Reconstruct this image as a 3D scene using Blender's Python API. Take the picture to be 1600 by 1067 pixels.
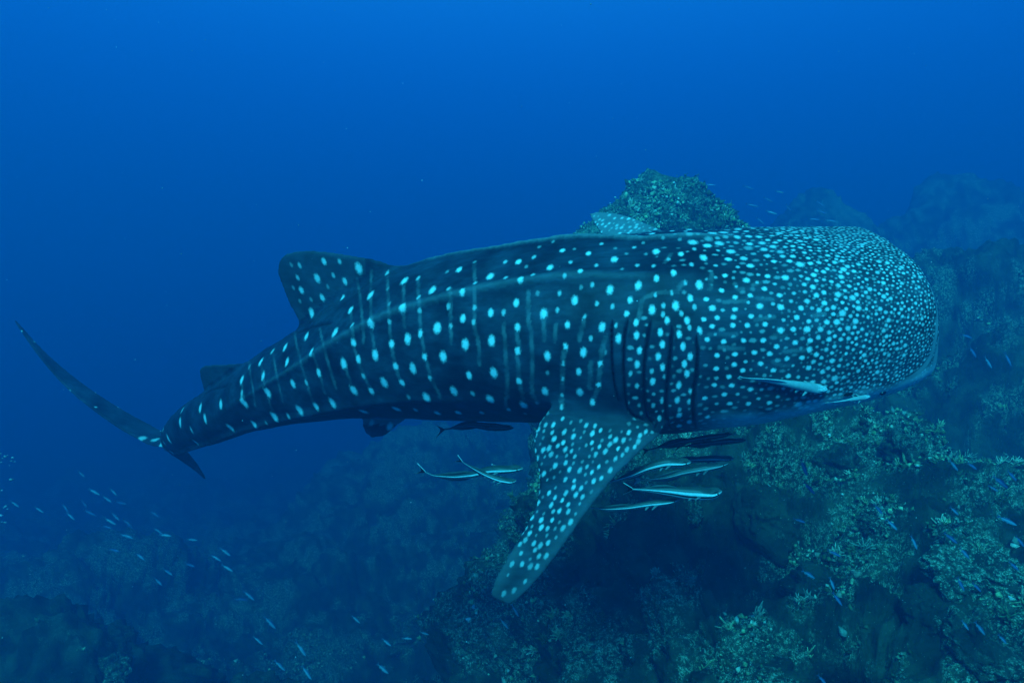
import bpy, bmesh, math, random
import numpy as np
from mathutils import Vector, kdtree

for o in list(bpy.data.objects): bpy.data.objects.remove(o, do_unlink=True)
scene = bpy.context.scene
COL = scene.collection
rng = np.random.default_rng(11)
random.seed(5)

# ------------------------------------------------------------------ camera
# the camera hangs at the origin in mid water, looking level along +Y
cam = bpy.data.cameras.new('camera'); cam.lens = 24.0; cam.sensor_width = 36.0
cam.clip_start = 0.05; cam.clip_end = 400.0
cam_o = bpy.data.objects.new('camera', cam); COL.objects.link(cam_o)
cam_o.location = (0, 0, 0); cam_o.rotation_euler = (math.radians(90), 0, 0)
scene.camera = cam_o
F = 1600 * 24 / 36.0
def at(px, py, Y): return np.array([(px - 800.0) / F * Y, Y, (533.5 - py) / F * Y])
def proj(p): return 800 + F * p[..., 0] / p[..., 1], 533.5 - F * p[..., 2] / p[..., 1]

# ------------------------------------------------------------------ light: the sea's own radiance, and the sun that comes down through it
SUN_EL, SUN_AZ = math.radians(40), math.radians(188)     # azimuth from +Y, clockwise: behind the camera, a little left
sd = Vector((math.sin(SUN_AZ) * math.cos(SUN_EL), math.cos(SUN_AZ) * math.cos(SUN_EL), math.sin(SUN_EL)))
sun = bpy.data.lights.new('sun', 'SUN'); sun.energy = 5.0; sun.angle = math.radians(14)   # softened by the rippled surface
sun.color = (0.03, 0.82, 1.0)                            # what is left of daylight under ten metres of sea
sun_o = bpy.data.objects.new('sun', sun); COL.objects.link(sun_o)
sun_o.rotation_euler = (-sd).to_track_quat('-Z', 'Y').to_euler()

world = bpy.data.worlds.new('World'); scene.world = world; world.use_nodes = True
wn, wl = world.node_tree.nodes, world.node_tree.links
wn.clear()
wo = wn.new('ShaderNodeOutputWorld'); wb = wn.new('ShaderNodeBackground')
sky = wn.new('ShaderNodeTexSky'); sky.sky_type = 'NISHITA'; sky.sun_disc = False
sky.sun_elevation = SUN_EL; sky.sun_rotation = SUN_AZ
tc = wn.new('ShaderNodeTexCoord'); sx = wn.new('ShaderNodeSeparateXYZ')
wl.new(tc.outputs['Generated'], sx.inputs[0])
# water radiance: dark looking down, deep blue level, bright blue towards the surface
ramp = wn.new('ShaderNodeValToRGB'); mp = wn.new('ShaderNodeMapRange')
mp.inputs['From Min'].default_value = -1; mp.inputs['From Max'].default_value = 1
wl.new(sx.outputs['Z'], mp.inputs['Value']); wl.new(mp.outputs[0], ramp.inputs[0])
cr = ramp.color_ramp; cr.interpolation = 'B_SPLINE'
cr.elements[0].position = 0.0; cr.elements[0].color = (0.0, 0.012, 0.03, 1)
cr.elements[1].position = 1.0; cr.elements[1].color = (0.02, 0.55, 1.0, 1)
for p_, c_ in ((0.40, (0.0, 0.028, 0.085, 1)), (0.52, (0.0, 0.047, 0.18, 1)), (0.62, (0.0, 0.076, 0.40, 1)), (0.75, (0.002, 0.155, 0.70, 1))):
    e = cr.elements.new(p_); e.color = c_
# overhead, inside the surface's round window, the sky itself shows, tinted by the water it crossed
tint = wn.new('ShaderNodeMixRGB'); tint.blend_type = 'MULTIPLY'; tint.inputs[0].default_value = 1
tint.inputs[2].default_value = (0.02, 0.75, 1.0, 1)
gain = wn.new('ShaderNodeVectorMath'); gain.operation = 'SCALE'; gain.inputs['Scale'].default_value = 0.10
wl.new(sky.outputs[0], tint.inputs[1]); wl.new(tint.outputs[0], gain.inputs[0])
win = wn.new('ShaderNodeMapRange'); win.interpolation_type = 'SMOOTHSTEP'
win.inputs['From Min'].default_value = 0.60; win.inputs['From Max'].default_value = 0.80
wl.new(sx.outputs['Z'], win.inputs['Value'])
mixw = wn.new('ShaderNodeMixRGB')
wl.new(win.outputs[0], mixw.inputs[0]); wl.new(ramp.outputs[0], mixw.inputs[1]); wl.new(gain.outputs[0], mixw.inputs[2])
wl.new(mixw.outputs[0], wb.inputs[0]); wb.inputs[1].default_value = 1.0
wl.new(wb.outputs[0], wo.inputs[0])

vs = scene.view_settings
vs.view_transform = 'Standard'; vs.look = 'None'; vs.gamma = 1; vs.exposure = 0.80; vs.use_curve_mapping = False
scene.render.engine = 'CYCLES'
cy = scene.cycles
cy.max_bounces = 6; cy.volume_bounces = 2; cy.diffuse_bounces = 2; cy.glossy_bounces = 2
cy.transmission_bounces = 4; cy.transparent_max_bounces = 8
cy.caustics_reflective = False; cy.caustics_refractive = False
cy.use_denoising = True; cy.denoiser = 'OPENIMAGEDENOISE'; cy.denoising_prefilter = 'ACCURATE'
cy.sample_clamp_indirect = 4.0

# ------------------------------------------------------------------ helpers
def mesh_obj(name, verts, faces, mat=None, smooth=True, parent=None):
    me = bpy.data.meshes.new(name)
    verts = np.asarray(verts, np.float32)
    fa = np.asarray(faces) if not isinstance(faces, list) else None
    if fa is not None and fa.ndim == 2:
        n, k = fa.shape
        me.vertices.add(len(verts)); me.vertices.foreach_set('co', verts.ravel())
        me.loops.add(n * k); me.loops.foreach_set('vertex_index', fa.ravel().astype(np.int32))
        me.polygons.add(n); me.polygons.foreach_set('loop_start', np.arange(0, n * k, k, dtype=np.int32))
        me.update(calc_edges=True)
    else:
        me.from_pydata(verts.tolist(), [], [list(map(int, f)) for f in faces]); me.update()
    if smooth: me.polygons.foreach_set('use_smooth', np.ones(len(me.polygons), bool))
    if mat: me.materials.append(mat)
    o = bpy.data.objects.new(name, me); COL.objects.link(o)
    if parent: o.parent = parent
    return o

def tag(o, label=None, cat=None, group=None, kind=None):
    if label: o['label'] = label
    if cat: o['category'] = cat
    if group: o['group'] = group
    if kind: o['kind'] = kind
    return o

def fattr(me, name, v):
    a = me.attributes.get(name) or me.attributes.new(name, 'FLOAT', 'POINT')
    a.data.foreach_set('value', np.asarray(v, np.float32))

def cattr(me, name, v):
    a = me.attributes.new(name, 'FLOAT_COLOR', 'POINT')
    v = np.asarray(v, np.float32)
    if v.shape[1] == 3: v = np.c_[v, np.ones(len(v), np.float32)]
    a.data.foreach_set('color', v.ravel())

def sstep(a, b, x):
    t = np.clip((x - a) / (b - a), 0, 1); return t * t * (3 - 2 * t)

def pchip(x, xs, ys):
    xs = np.asarray(xs, float); ys = np.asarray(ys, float); x = np.asarray(x, float)
    h = np.diff(xs); d = np.diff(ys) / h
    m = np.zeros_like(ys); m[0] = d[0]; m[-1] = d[-1]
    for i in range(1, len(xs) - 1):
        if d[i-1] * d[i] > 0:
            w1 = 2 * h[i] + h[i-1]; w2 = h[i] + 2 * h[i-1]; m[i] = (w1 + w2) / (w1 / d[i-1] + w2 / d[i])
    k = np.clip(np.searchsorted(xs, x) - 1, 0, len(xs) - 2)
    t = (x - xs[k]) / h[k]
    return (2*t**3 - 3*t**2 + 1) * ys[k] + (t**3 - 2*t**2 + t) * h[k] * m[k] + (-2*t**3 + 3*t**2) * ys[k+1] + (t**3 - t**2) * h[k] * m[k+1]

def _hash(ix, iy, iz, seed):
    h = (ix.astype(np.int64) * 374761393 + iy.astype(np.int64) * 668265263 + iz.astype(np.int64) * 2147483647 + seed * 974711) & 0xFFFFFFFF
    h = ((h ^ (h >> 13)) * 1274126177) & 0xFFFFFFFF
    h = ((h ^ (h >> 16)) * 2246822519) & 0xFFFFFFFF
    return ((h ^ (h >> 15)) & 0xFFFFFF) / float(0x1000000)

def vnoise(p, seed=0):
    i = np.floor(p).astype(np.int64); f = p - i
    f = f * f * f * (f * (f * 6 - 15) + 10)
    r = 0
    for dx in (0, 1):
        for dy in (0, 1):
            for dz in (0, 1):
                w = (f[:, 0] if dx else 1 - f[:, 0]) * (f[:, 1] if dy else 1 - f[:, 1]) * (f[:, 2] if dz else 1 - f[:, 2])
                r = r + w * _hash(i[:, 0] + dx, i[:, 1] + dy, i[:, 2] + dz, seed)
    return r * 2 - 1

def fbm(p, octs=4, seed=0, gain=0.5, lac=2.03):
    r = 0; a = 1.0; q = p.copy()
    for k in range(octs):
        r = r + a * vnoise(q, seed + k * 17); q = q * lac + 3.7; a *= gain
    return r

def worley(p, seed=0):
    i = np.floor(p).astype(np.int64); f = p - i
    d1 = np.full(len(p), 9.0); idv = np.zeros(len(p))
    for dx in (-1, 0, 1):
        for dy in (-1, 0, 1):
            for dz in (-1, 0, 1):
                a, b, c = i[:, 0] + dx, i[:, 1] + dy, i[:, 2] + dz
                d = (dx + _hash(a, b, c, seed) - f[:, 0])**2 + (dy + _hash(a, b, c, seed + 1) - f[:, 1])**2 + (dz + _hash(a, b, c, seed + 2) - f[:, 2])**2
                m = d < d1
                d1 = np.where(m, d, d1); idv = np.where(m, _hash(a, b, c, seed + 3), idv)
    return np.sqrt(d1), idv

def grid_faces(nu, nv, closed=False):
    i = np.arange(nu - 1)[:, None]; j = np.arange(nv if closed else nv - 1)[None, :]
    j2 = (j + 1) % nv
    return np.stack([i * nv + j, i * nv + j2, (i + 1) * nv + j2, (i + 1) * nv + j], -1).reshape(-1, 4)

def resample(pts, n):
    pts = np.asarray(pts, float); d = np.r_[0, np.cumsum(np.linalg.norm(np.diff(pts, axis=0), axis=1))]
    t = np.linspace(0, d[-1], n)
    return np.stack([pchip(t, d, pts[:, k]) for k in range(pts.shape[1])], 1)

def new_mat(name):
    m = bpy.data.materials.new(name); m.use_nodes = True
    nt = m.node_tree; return m, nt.nodes, nt.links, nt.nodes['Principled BSDF']

def node(ns, t, **kw):
    n = ns.new(t)
    for k, v in kw.items(): setattr(n, k, v)
    return n

# ------------------------------------------------------------------ materials
def shark_material():
    m, ns, ls, b = new_mat('shark_skin')
    def attr(n): a = ns.new('ShaderNodeAttribute'); a.attribute_name = n; return a.outputs['Fac']
    tc = ns.new('ShaderNodeTexCoord')
    n1 = node(ns, 'ShaderNodeTexNoise'); n1.inputs['Scale'].default_value = 110; n1.inputs['Detail'].default_value = 3
    n2 = node(ns, 'ShaderNodeTexNoise'); n2.inputs['Scale'].default_value = 5.5; n2.inputs['Detail'].default_value = 6
    n3 = node(ns, 'ShaderNodeTexNoise'); n3.inputs['Scale'].default_value = 32; n3.inputs['Detail'].default_value = 4
    for n in (n1, n2, n3): ls.new(tc.outputs['Object'], n.inputs['Vector'])
    # mottled dark blue grey hide
    hide = ns.new('ShaderNodeValToRGB'); hide.color_ramp.elements[0].position = .32; hide.color_ramp.elements[1].position = .72
    hide.color_ramp.elements[0].color = (.007, .012, .018, 1); hide.color_ramp.elements[1].color = (.034, .057, .078, 1)
    ls.new(n2.outputs[0], hide.inputs[0])
    # ragged edged pale spots
    j = node(ns, 'ShaderNodeMath', operation='MULTIPLY_ADD'); j.inputs[1].default_value = .55; j.inputs[2].default_value = -.275
    ls.new(n1.outputs[0], j.inputs[0])
    s = node(ns, 'ShaderNodeMath', operation='ADD'); ls.new(attr('spot'), s.inputs[0]); ls.new(j.outputs[0], s.inputs[1])
    sm = node(ns, 'ShaderNodeMapRange', interpolation_type='SMOOTHSTEP'); sm.inputs['From Min'].default_value = .16; sm.inputs['From Max'].default_value = .74
    ls.new(s.outputs[0], sm.inputs['Value'])
    sg = node(ns, 'ShaderNodeMath', operation='MULTIPLY'); ls.new(sm.outputs[0], sg.inputs[0]); ls.new(attr('bright'), sg.inputs[1])
    mp_ = ns.new('ShaderNodeMapping'); mp_.inputs['Scale'].default_value = (5, 34, 34); ls.new(tc.outputs['Object'], mp_.inputs[0])
    n4 = node(ns, 'ShaderNodeTexNoise'); n4.inputs['Scale'].default_value = 1.0; n4.inputs['Detail'].default_value = 7; n4.inputs['Roughness'].default_value = .7
    ls.new(mp_.outputs[0], n4.inputs['Vector'])
    sc_ = node(ns, 'ShaderNodeMapRange'); sc_.inputs['From Min'].default_value = .35; sc_.inputs['From Max'].default_value = .68; sc_.inputs['To Min'].default_value = .62; sc_.inputs['To Max'].default_value = 1.6
    ls.new(n4.outputs[0], sc_.inputs['Value'])
    hv_ = node(ns, 'ShaderNodeVectorMath', operation='SCALE'); ls.new(hide.outputs[0], hv_.inputs[0]); ls.new(sc_.outputs[0], hv_.inputs['Scale'])
    pale = node(ns, 'ShaderNodeMixRGB'); pale.inputs[1].default_value = (.42, .46, .45, 1); pale.inputs[2].default_value = (.74, .78, .76, 1)
    ls.new(n3.outputs[0], pale.inputs[0])
    c1 = node(ns, 'ShaderNodeMixRGB'); ls.new(attr('belly'), c1.inputs[0]); ls.new(hv_.outputs[0], c1.inputs[1]); ls.new(pale.outputs[0], c1.inputs[2])
    c2 = node(ns, 'ShaderNodeMixRGB'); ls.new(sg.outputs[0], c2.inputs[0]); ls.new(c1.outputs[0], c2.inputs[1]); c2.inputs[2].default_value = (.86, .90, .84, 1)
    c3 = node(ns, 'ShaderNodeMixRGB'); ls.new(attr('slit'), c3.inputs[0]); ls.new(c2.outputs[0], c3.inputs[1]); c3.inputs[2].default_value = (.004, .005, .006, 1)
    ls.new(c3.outputs[0], b.inputs['Base Color'])
    b.inputs['Roughness'].default_value = .55; b.inputs['Specular IOR Level'].default_value = .18
    bp = ns.new('ShaderNodeBump'); bp.inputs['Strength'].default_value = .25; bp.inputs['Distance'].default_value = .006
    ls.new(n3.outputs[0], bp.inputs['Height']); ls.new(bp.outputs[0], b.inputs['Normal'])
    return m

def flat_mat(name, col, rough=.5, spec=.3):
    m, ns, ls, b = new_mat(name)
    n = ns.new('ShaderNodeTexNoise'); n.inputs['Scale'].default_value = 60
    r = ns.new('ShaderNodeMixRGB'); r.inputs[1].default_value = (*[c * .7 for c in col], 1); r.inputs[2].default_value = (*[min(1, c * 1.2) for c in col], 1)
    tc = ns.new('ShaderNodeTexCoord'); ls.new(tc.outputs['Object'], n.inputs['Vector'])
    ls.new(n.outputs[0], r.inputs[0]); ls.new(r.outputs[0], b.inputs['Base Color'])
    b.inputs['Roughness'].default_value = rough; b.inputs['Specular IOR Level'].default_value = spec
    return m

def attr_mat(name, rough=.5, spec=.3, var=.25, scale=70, bump=0.0):
    m, ns, ls, b = new_mat(name)
    a = ns.new('ShaderNodeAttribute'); a.attribute_name = 'tone'
    n = ns.new('ShaderNodeTexNoise'); n.inputs['Scale'].default_value = scale; n.inputs['Detail'].default_value = 4
    tc = ns.new('ShaderNodeTexCoord'); ls.new(tc.outputs['Object'], n.inputs['Vector'])
    mr = ns.new('ShaderNodeMapRange'); mr.inputs['From Min'].default_value = .3; mr.inputs['From Max'].default_value = .7
    mr.inputs['To Min'].default_value = 1 - var; mr.inputs['To Max'].default_value = 1 + var
    ls.new(n.outputs[0], mr.inputs['Value'])
    v = node(ns, 'ShaderNodeVectorMath', operation='SCALE'); ls.new(a.outputs['Color'], v.inputs[0]); ls.new(mr.outputs[0], v.inputs['Scale'])
    ls.new(v.outputs[0], b.inputs['Base Color'])
    b.inputs['Roughness'].default_value = rough; b.inputs['Specular IOR Level'].default_value = spec
    if bump:
        bp = ns.new('ShaderNodeBump'); bp.inputs['Strength'].default_value = .8; bp.inputs['Distance'].default_value = bump
        ls.new(n.outputs[0], bp.inputs['Height']); ls.new(bp.outputs[0], b.inputs['Normal'])
    return m

def reef_material():
    m, ns, ls, b = new_mat('reef_rock')
    tc = ns.new('ShaderNodeTexCoord')
    def noise(sc, det=5, rough=.6):
        n = ns.new('ShaderNodeTexNoise'); n.inputs['Scale'].default_value = sc; n.inputs['Detail'].default_value = det; n.inputs['Roughness'].default_value = rough
        ls.new(tc.outputs['Object'], n.inputs['Vector']); return n.outputs[0]
    def ramp(src, stops):
        r = ns.new('ShaderNodeValToRGB'); e = r.color_ramp.elements
        e[0].position, e[0].color = stops[0][0], stops[0][1]; e[1].position, e[1].color = stops[-1][0], stops[-1][1]
        for p, c in stops[1:-1]:
            q = e.new(p); q.color = c
        ls.new(src, r.inputs[0]); return r.outputs[0]
    def mix(f, a, c):
        x = ns.new('ShaderNodeMixRGB')
        ls.new(f, x.inputs[0])
        for s_, i in ((a, 1), (c, 2)):
            if isinstance(s_, tuple): x.inputs[i].default_value = s_
            else: ls.new(s_, x.inputs[i])
        return x.outputs[0]
    rock = ramp(noise(3.2), [(.30, (.014, .024, .018, 1)), (.5, (.045, .068, .042, 1)), (.72, (.12, .155, .085, 1))])
    pat = ns.new('ShaderNodeAttribute'); pat.attribute_name = 'pale'
    # crust: tan and yellow green turf algae and coral skin, broken into small patches
    crust = ramp(noise(85, 4, .7), [(.36, (.03, .050, .03, 1)), (.50, (.20, .30, .17, 1)), (.62, (.74, .84, .62, 1))])
    grain = ramp(noise(26, 5, .75), [(.47, (0, 0, 0, 1)), (.56, (1, 1, 1, 1))])
    mm = node(ns, 'ShaderNodeMath', operation='MULTIPLY'); ls.new(grain, mm.inputs[0]); ls.new(pat.outputs['Fac'], mm.inputs[1])
    c = mix(mm.outputs[0], rock, crust)
    speck = ramp(noise(70, 2, .5), [(.70, (0, 0, 0, 1)), (.76, (1, 1, 1, 1))])
    ms = node(ns, 'ShaderNodeMath', operation='MULTIPLY'); ls.new(speck, ms.inputs[0]); ms.inputs[1].default_value = .9
    c = mix(ms.outputs[0], c, (.55, .62, .38, 1))
    ls.new(c, b.inputs['Base Color']); b.inputs['Roughness'].default_value = .9; b.inputs['Specular IOR Level'].default_value = .1
    bp = ns.new('ShaderNodeBump'); bp.inputs['Strength'].default_value = .9; bp.inputs['Distance'].default_value = .05
    ls.new(noise(22, 6, .7), bp.inputs['Height']); ls.new(bp.outputs[0], b.inputs['Normal'])
    return m

M_SHARK = shark_material()
M_REEF = reef_material()
M_EYE = flat_mat('eye_dark', (.004, .004, .005), .15, .6)
M_SLIT = flat_mat('gill_dark', (.004, .005, .006), .7, .1)
M_REMORA = attr_mat('remora_skin', .4, .3, .12, 90)
M_FISH = attr_mat('fish_skin', .35, .5, .15, 120)
M_CORAL = attr_mat('coral_skin', .85, .1, .45, 60, .012)

# ------------------------------------------------------------------ the reef
def reef_base(x, y):
    bumps = [  # centre x, y, spread x, y, top z, squareness
        (2.5, 6.6, 1.3, 1.2, -0.85, 2.4), (4.3, 5.6, 1.0, 1.0, -1.9, 2.2),
        (2.4, 10.2, 2.3, 1.9, 0.6, 2.4), (6.6, 9.8, 2.4, 2.0, 0.1, 2.2), (8.6, 12.4, 2.6, 2.2, 1.9, 2.2), (5.0, 11.2, 1.8, 1.8, 0.9, 2.2),
        (17.0, 25.0, 5.6, 5.4, 5.7, 2.2), (11.4, 25.5, 5.0, 4.6, 5.0, 2.0), (22.5, 26, 5.5, 5.6, 6.2, 2.2), (9.2, 12.5, 2.2, 2.2, 0.6, 2.2),
        (-2.2, 21.5, 4.0, 4.4, -3.2, 2.2), (-0.9, 15.5, 2.4, 2.4, -5.2, 2.2), (-4.6, 17.0, 2.2, 2.6, -5.0, 2.0),
        (-9.4, 15.0, 2.3, 2.4, -4.6, 2.4), (-5.6, 8.4, 1.7, 1.3, -3.15, 2.2), (-3.2, 7.6, 1.1, 1.0, -3.9, 2.0), (-14, 16, 3.2, 3.2, -5.2, 2.0), (0.0, 7.4, 1.3, 1.2, -3.9, 2.0), (7.4, 25.0, 4.0, 3.6, 4.3, 2.0),
    ]
    floor = -7.6 - .02 * y
    acc = np.exp(2.4 * floor)
    for cx, cy_, sx_, sy_, tz, n in bumps:
        d = (np.abs((x - cx) / sx_)**n + np.abs((y - cy_) / sy_)**n)
        z = floor + (tz - floor) * np.exp(-d * .5)
        acc = acc + np.exp(2.4 * z)
    # the near slope: one leaning wall from below the frame up to just under the shark's belly
    slope = np.minimum(-2.15 + .50 * (y - 4.1), -.62 - .10 * np.abs(x - 2.6)) - 3.2 * (1 - sstep(-.7, 1.5, x + .12 * (y - 5))) - 1.2 * sstep(3.6, 6.2, x) - 3.0 * sstep(7.4, 9.5, y)
    acc = acc + np.exp(2.4 * np.maximum(slope, floor - 2))
    hollow = 1.1 * np.exp(-((x - 2.15) / .34)**2 - ((y - 4.25) / .40)**2)
    return np.log(acc) / 2.4 - .25 - hollow

def crag(P, N, amp=1.0, seed=0):
    """lumpy coral growth: domes of several sizes, plus broken rock, along the normals"""
    w = fbm(P * .9, 3, seed + 90)
    Q = P + .12 * np.stack([w, np.roll(w, 1), -w], 1)
    d = .42 * fbm(P * .55, 4, seed) + .5 * (sstep(6, 16, P[:, 1]) * fbm(P * .22, 2, seed + 70))
    for sc, a, th in ((.85, .30, .75), (2.1, .19, .72), (5.0, .095, .7), (11.0, .045, .7)):
        f, idv = worley(Q * sc, seed + int(sc * 10))
        d = d + a * (np.sqrt(np.clip(1 - (f / th)**2, 0, 1)) - .35) * (.45 + .9 * idv)
    d = d + .075 * fbm(P * 7, 4, seed + 5, .6) + .03 * fbm(P * 28, 2, seed + 7)
    return P + N * (d * amp)[:, None]

def grid_normals(P):
    du = np.gradient(P, axis=0); dv = np.gradient(P, axis=1)
    n = np.cross(du, dv); return n / np.maximum(np.linalg.norm(n, axis=2, keepdims=True), 1e-9)

def pale_mask(P, seed=3):
    a = fbm(P * 1.1, 4, seed); b_ = fbm(P * 4.2, 3, seed + 40)
    return sstep(-.10, .20, a * .85 + b_ * .6)

NA, NR = 720, 560
ang = np.radians(np.linspace(-62, 62, NA)); rad = 1.6 * (78 / 1.6) ** (np.linspace(0, 1, NR) ** .93)
A, R_ = np.meshgrid(ang, rad, indexing='xy')          # NR x NA
gx = R_ * np.sin(A); gy = R_ * np.cos(A)
P0 = np.stack([gx, gy, reef_base(gx, gy)], -1)
N0 = grid_normals(P0); N0[N0[..., 2] < 0] *= -1
PT = crag(P0.reshape(-1, 3), N0.reshape(-1, 3), 1.0, 1)
PT_N = grid_normals(PT.reshape(NR, NA, 3)); PT_N[PT_N[..., 2] < -.6] *= 1
if PT_N[..., 2].mean() < 0: PT_N = -PT_N
PT_N = PT_N.reshape(-1, 3)
seabed = mesh_obj('seabed', PT, grid_faces(NR, NA)[:, ::-1], M_REEF)
PT_PALE = pale_mask(PT) * (1 - .7 * sstep(-1.2, -2.6, PT[:, 0]) * sstep(13, 10, PT[:, 1]))     # less pale crust on the left knolls
fattr(seabed.data, 'pale', PT_PALE)
tag(seabed, kind='structure')

# the pinnacle that stands behind the shark's back, and two lower knolls leaning on it
def pinnacle(name, top, height, rad0, seed, label, nu=190, nv=300, amp=.55, sharp=1.3, group=None):
    t = np.linspace(0, 1, nu)[:, None]; th = np.linspace(0, 2 * np.pi, nv, endpoint=False)[None, :]
    rr = rad0 * (t ** (1 / sharp)) + 0.02 * (t > 0)
    z = top[2] - height * t ** 1.25
    P = np.stack([top[0] + rr * np.cos(th), top[1] + rr * np.sin(th), z + 0 * th], -1)
    Pw = np.concatenate([P, P[:, :2]], 1); N = grid_normals(Pw)[:, :nv]
    if (N[nu // 2] * (P[nu // 2] - np.array(top))).sum() < 0: N = -N
    N[0] = (0, 0, 1)
    Q = crag(P.reshape(-1, 3), N.reshape(-1, 3), amp, seed)
    Q[:nv] = Q[:nv].mean(0)
    o = mesh_obj(name, Q, grid_faces(nu, nv, True), M_REEF)
    pm = np.clip(pale_mask(Q, 8) * .8 + .45, 0, 1)
    fattr(o.data, 'pale', pm)
    Qg = Q.reshape(nu, nv, 3); Nq = grid_normals(np.concatenate([Qg, Qg[:, :2]], 1))[:, :nv]
    if (Nq[nu // 2] * (Qg[nu // 2] - np.array(top))).sum() < 0: Nq = -Nq
    tag(o, label, 'reef', group)
    return Q, Nq.reshape(-1, 3), pm
PIN = [pinnacle('reef_pinnacle', at(1050, 318, 9.4), 4.2, 1.55, 21, "craggy coral pinnacle rising behind the whale shark's back", amp=1.1, sharp=1.75),
       pinnacle('reef_knoll', at(966, 335, 9.0), 3.4, 1.3, 33, 'small rounded coral knoll behind the raised far pectoral fin', 120, 190, .45, 1.6),
       pinnacle('reef_knoll', at(1138, 322, 9.7), 3.4, 1.3, 47, 'lower coral shoulder on the right of the tall pinnacle', 120, 190, .5, 1.5),
       pinnacle('reef_knoll', at(1006, 322, 9.1), 2.4, .60, 58, 'narrow coral knob against the left side of the tall pinnacle', 90, 130, .6, 1.8),
       pinnacle('reef_knoll', at(1092, 318, 9.2), 2.4, .60, 71, 'narrow coral knob against the right side of the tall pinnacle', 90, 130, .6, 1.8)]

# small coral heads, knobs and tufts crowding the rock: too many to count
ico = bmesh.new(); bmesh.ops.create_icosphere(ico, subdivisions=1, radius=1)
ICO_V = np.array([v.co for v in ico.verts]); ICO_F = np.array([[v.index for v in f.verts] for f in ico.faces]); ico.free()
OCT_V = np.array([(1,0,0),(-1,0,0),(0,1,0),(0,-1,0),(0,0,1),(0,0,-.6)], float)
OCT_F = np.array([(0,2,4),(2,1,4),(1,3,4),(3,0,4),(2,0,5),(1,2,5),(3,1,5),(0,3,5)])

def blobs(name, pos, nor, size, tone, tv, tf, stretch=(.7, 1.6)):
    n = len(pos); k = len(tv); size = size * (.55 + 1.0 * sstep(-.4, .5, fbm(pos * 1.7 + 9, 2, 77)))
    r3 = rng.normal(size=(n, 3)); t1 = np.cross(nor, r3); t1 /= np.linalg.norm(t1, axis=1)[:, None] + 1e-9
    t2 = np.cross(nor, t1)
    jit = 1 + .35 * rng.normal(size=(n, k)).clip(-1.6, 1.6)
    st = rng.uniform(*stretch, size=(n, 1)); sq = rng.uniform(.6, 1.3, size=(n, 1))
    L = tv[None] * jit[..., None]
    V = pos[:, None] + size[:, None, None] * (L[..., :1] * sq[..., None] * t1[:, None] + L[..., 1:2] * t2[:, None] + L[..., 2:3] * st[..., None] * nor[:, None])
    FA = (tf[None] + (np.arange(n) * k)[:, None, None]).reshape(-1, 3)
    o = mesh_obj(name, V.reshape(-1, 3), FA, M_CORAL, smooth=True)
    patch = .45 + 1.0 * sstep(-.35, .45, fbm(pos * 3.1, 3, 61))          # some patches paler than others
    cattr(o.data, 'tone', np.clip(np.repeat(tone * patch[:, None], k, 0) * (.75 + .5 * rng.random((n * k, 1))), 0, .85))
    return o

def tones(n, lo=.25):
    pal = np.array([(.62, .70, .38), (.45, .56, .26), (.22, .32, .14), (.76, .80, .56), (.14, .18, .08), (.36, .48, .36)])
    return pal[rng.integers(0, len(pal), n)] * rng.uniform(lo, 1.0, (n, 1))

def scatter(P, N, mask, n, spread, dens_r):
    d = np.linalg.norm(P, axis=1); qx, qy = proj(np.where(P[:, 1:2] > .3, P, np.array([[0, .3, 9.]])))
    vis = (qx > -120) & (qx < 1720) & (qy > 200) & (qy < 1250) & (d < dens_r)
    w = np.where(vis, mask, 0) / np.maximum(d, 3) ** 0.6
    w /= w.sum()
    idx = rng.choice(len(P), n, p=w)
    return P[idx] + rng.normal(size=(n, 3)) * spread, N[idx], idx
cell = (rad[np.repeat(np.arange(NR), NA)] ** 2)          # equalise by area
p, nn, ix = scatter(PT, PT_N, PT_PALE ** 2 * cell, 48000, .016, 16)
sz = rng.lognormal(math.log(.0105), .55, len(p)).clip(.004, .022)
tag(blobs('coral_knobs', p, nn, sz, tones(len(p)), OCT_V, OCT_F), 'pale knobbly coral and algae tufts crusting the reef slope', 'coral', kind='stuff')
pp = np.concatenate([q[0] for q in PIN]); pn = np.concatenate([q[1] for q in PIN]); pm = np.concatenate([q[2] for q in PIN])
p, nn, ix = scatter(pp, pn, pm ** 1.5 + .03, 16000, .02, 14)
sz = rng.lognormal(math.log(.016), .55, len(p)).clip(.006, .03)
tag(blobs('pinnacle_coral_knobs', p, nn, sz, tones(len(p), .4), OCT_V, OCT_F), 'pale knobbly coral crusting the pinnacle behind the shark', 'coral', kind='stuff')

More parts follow.
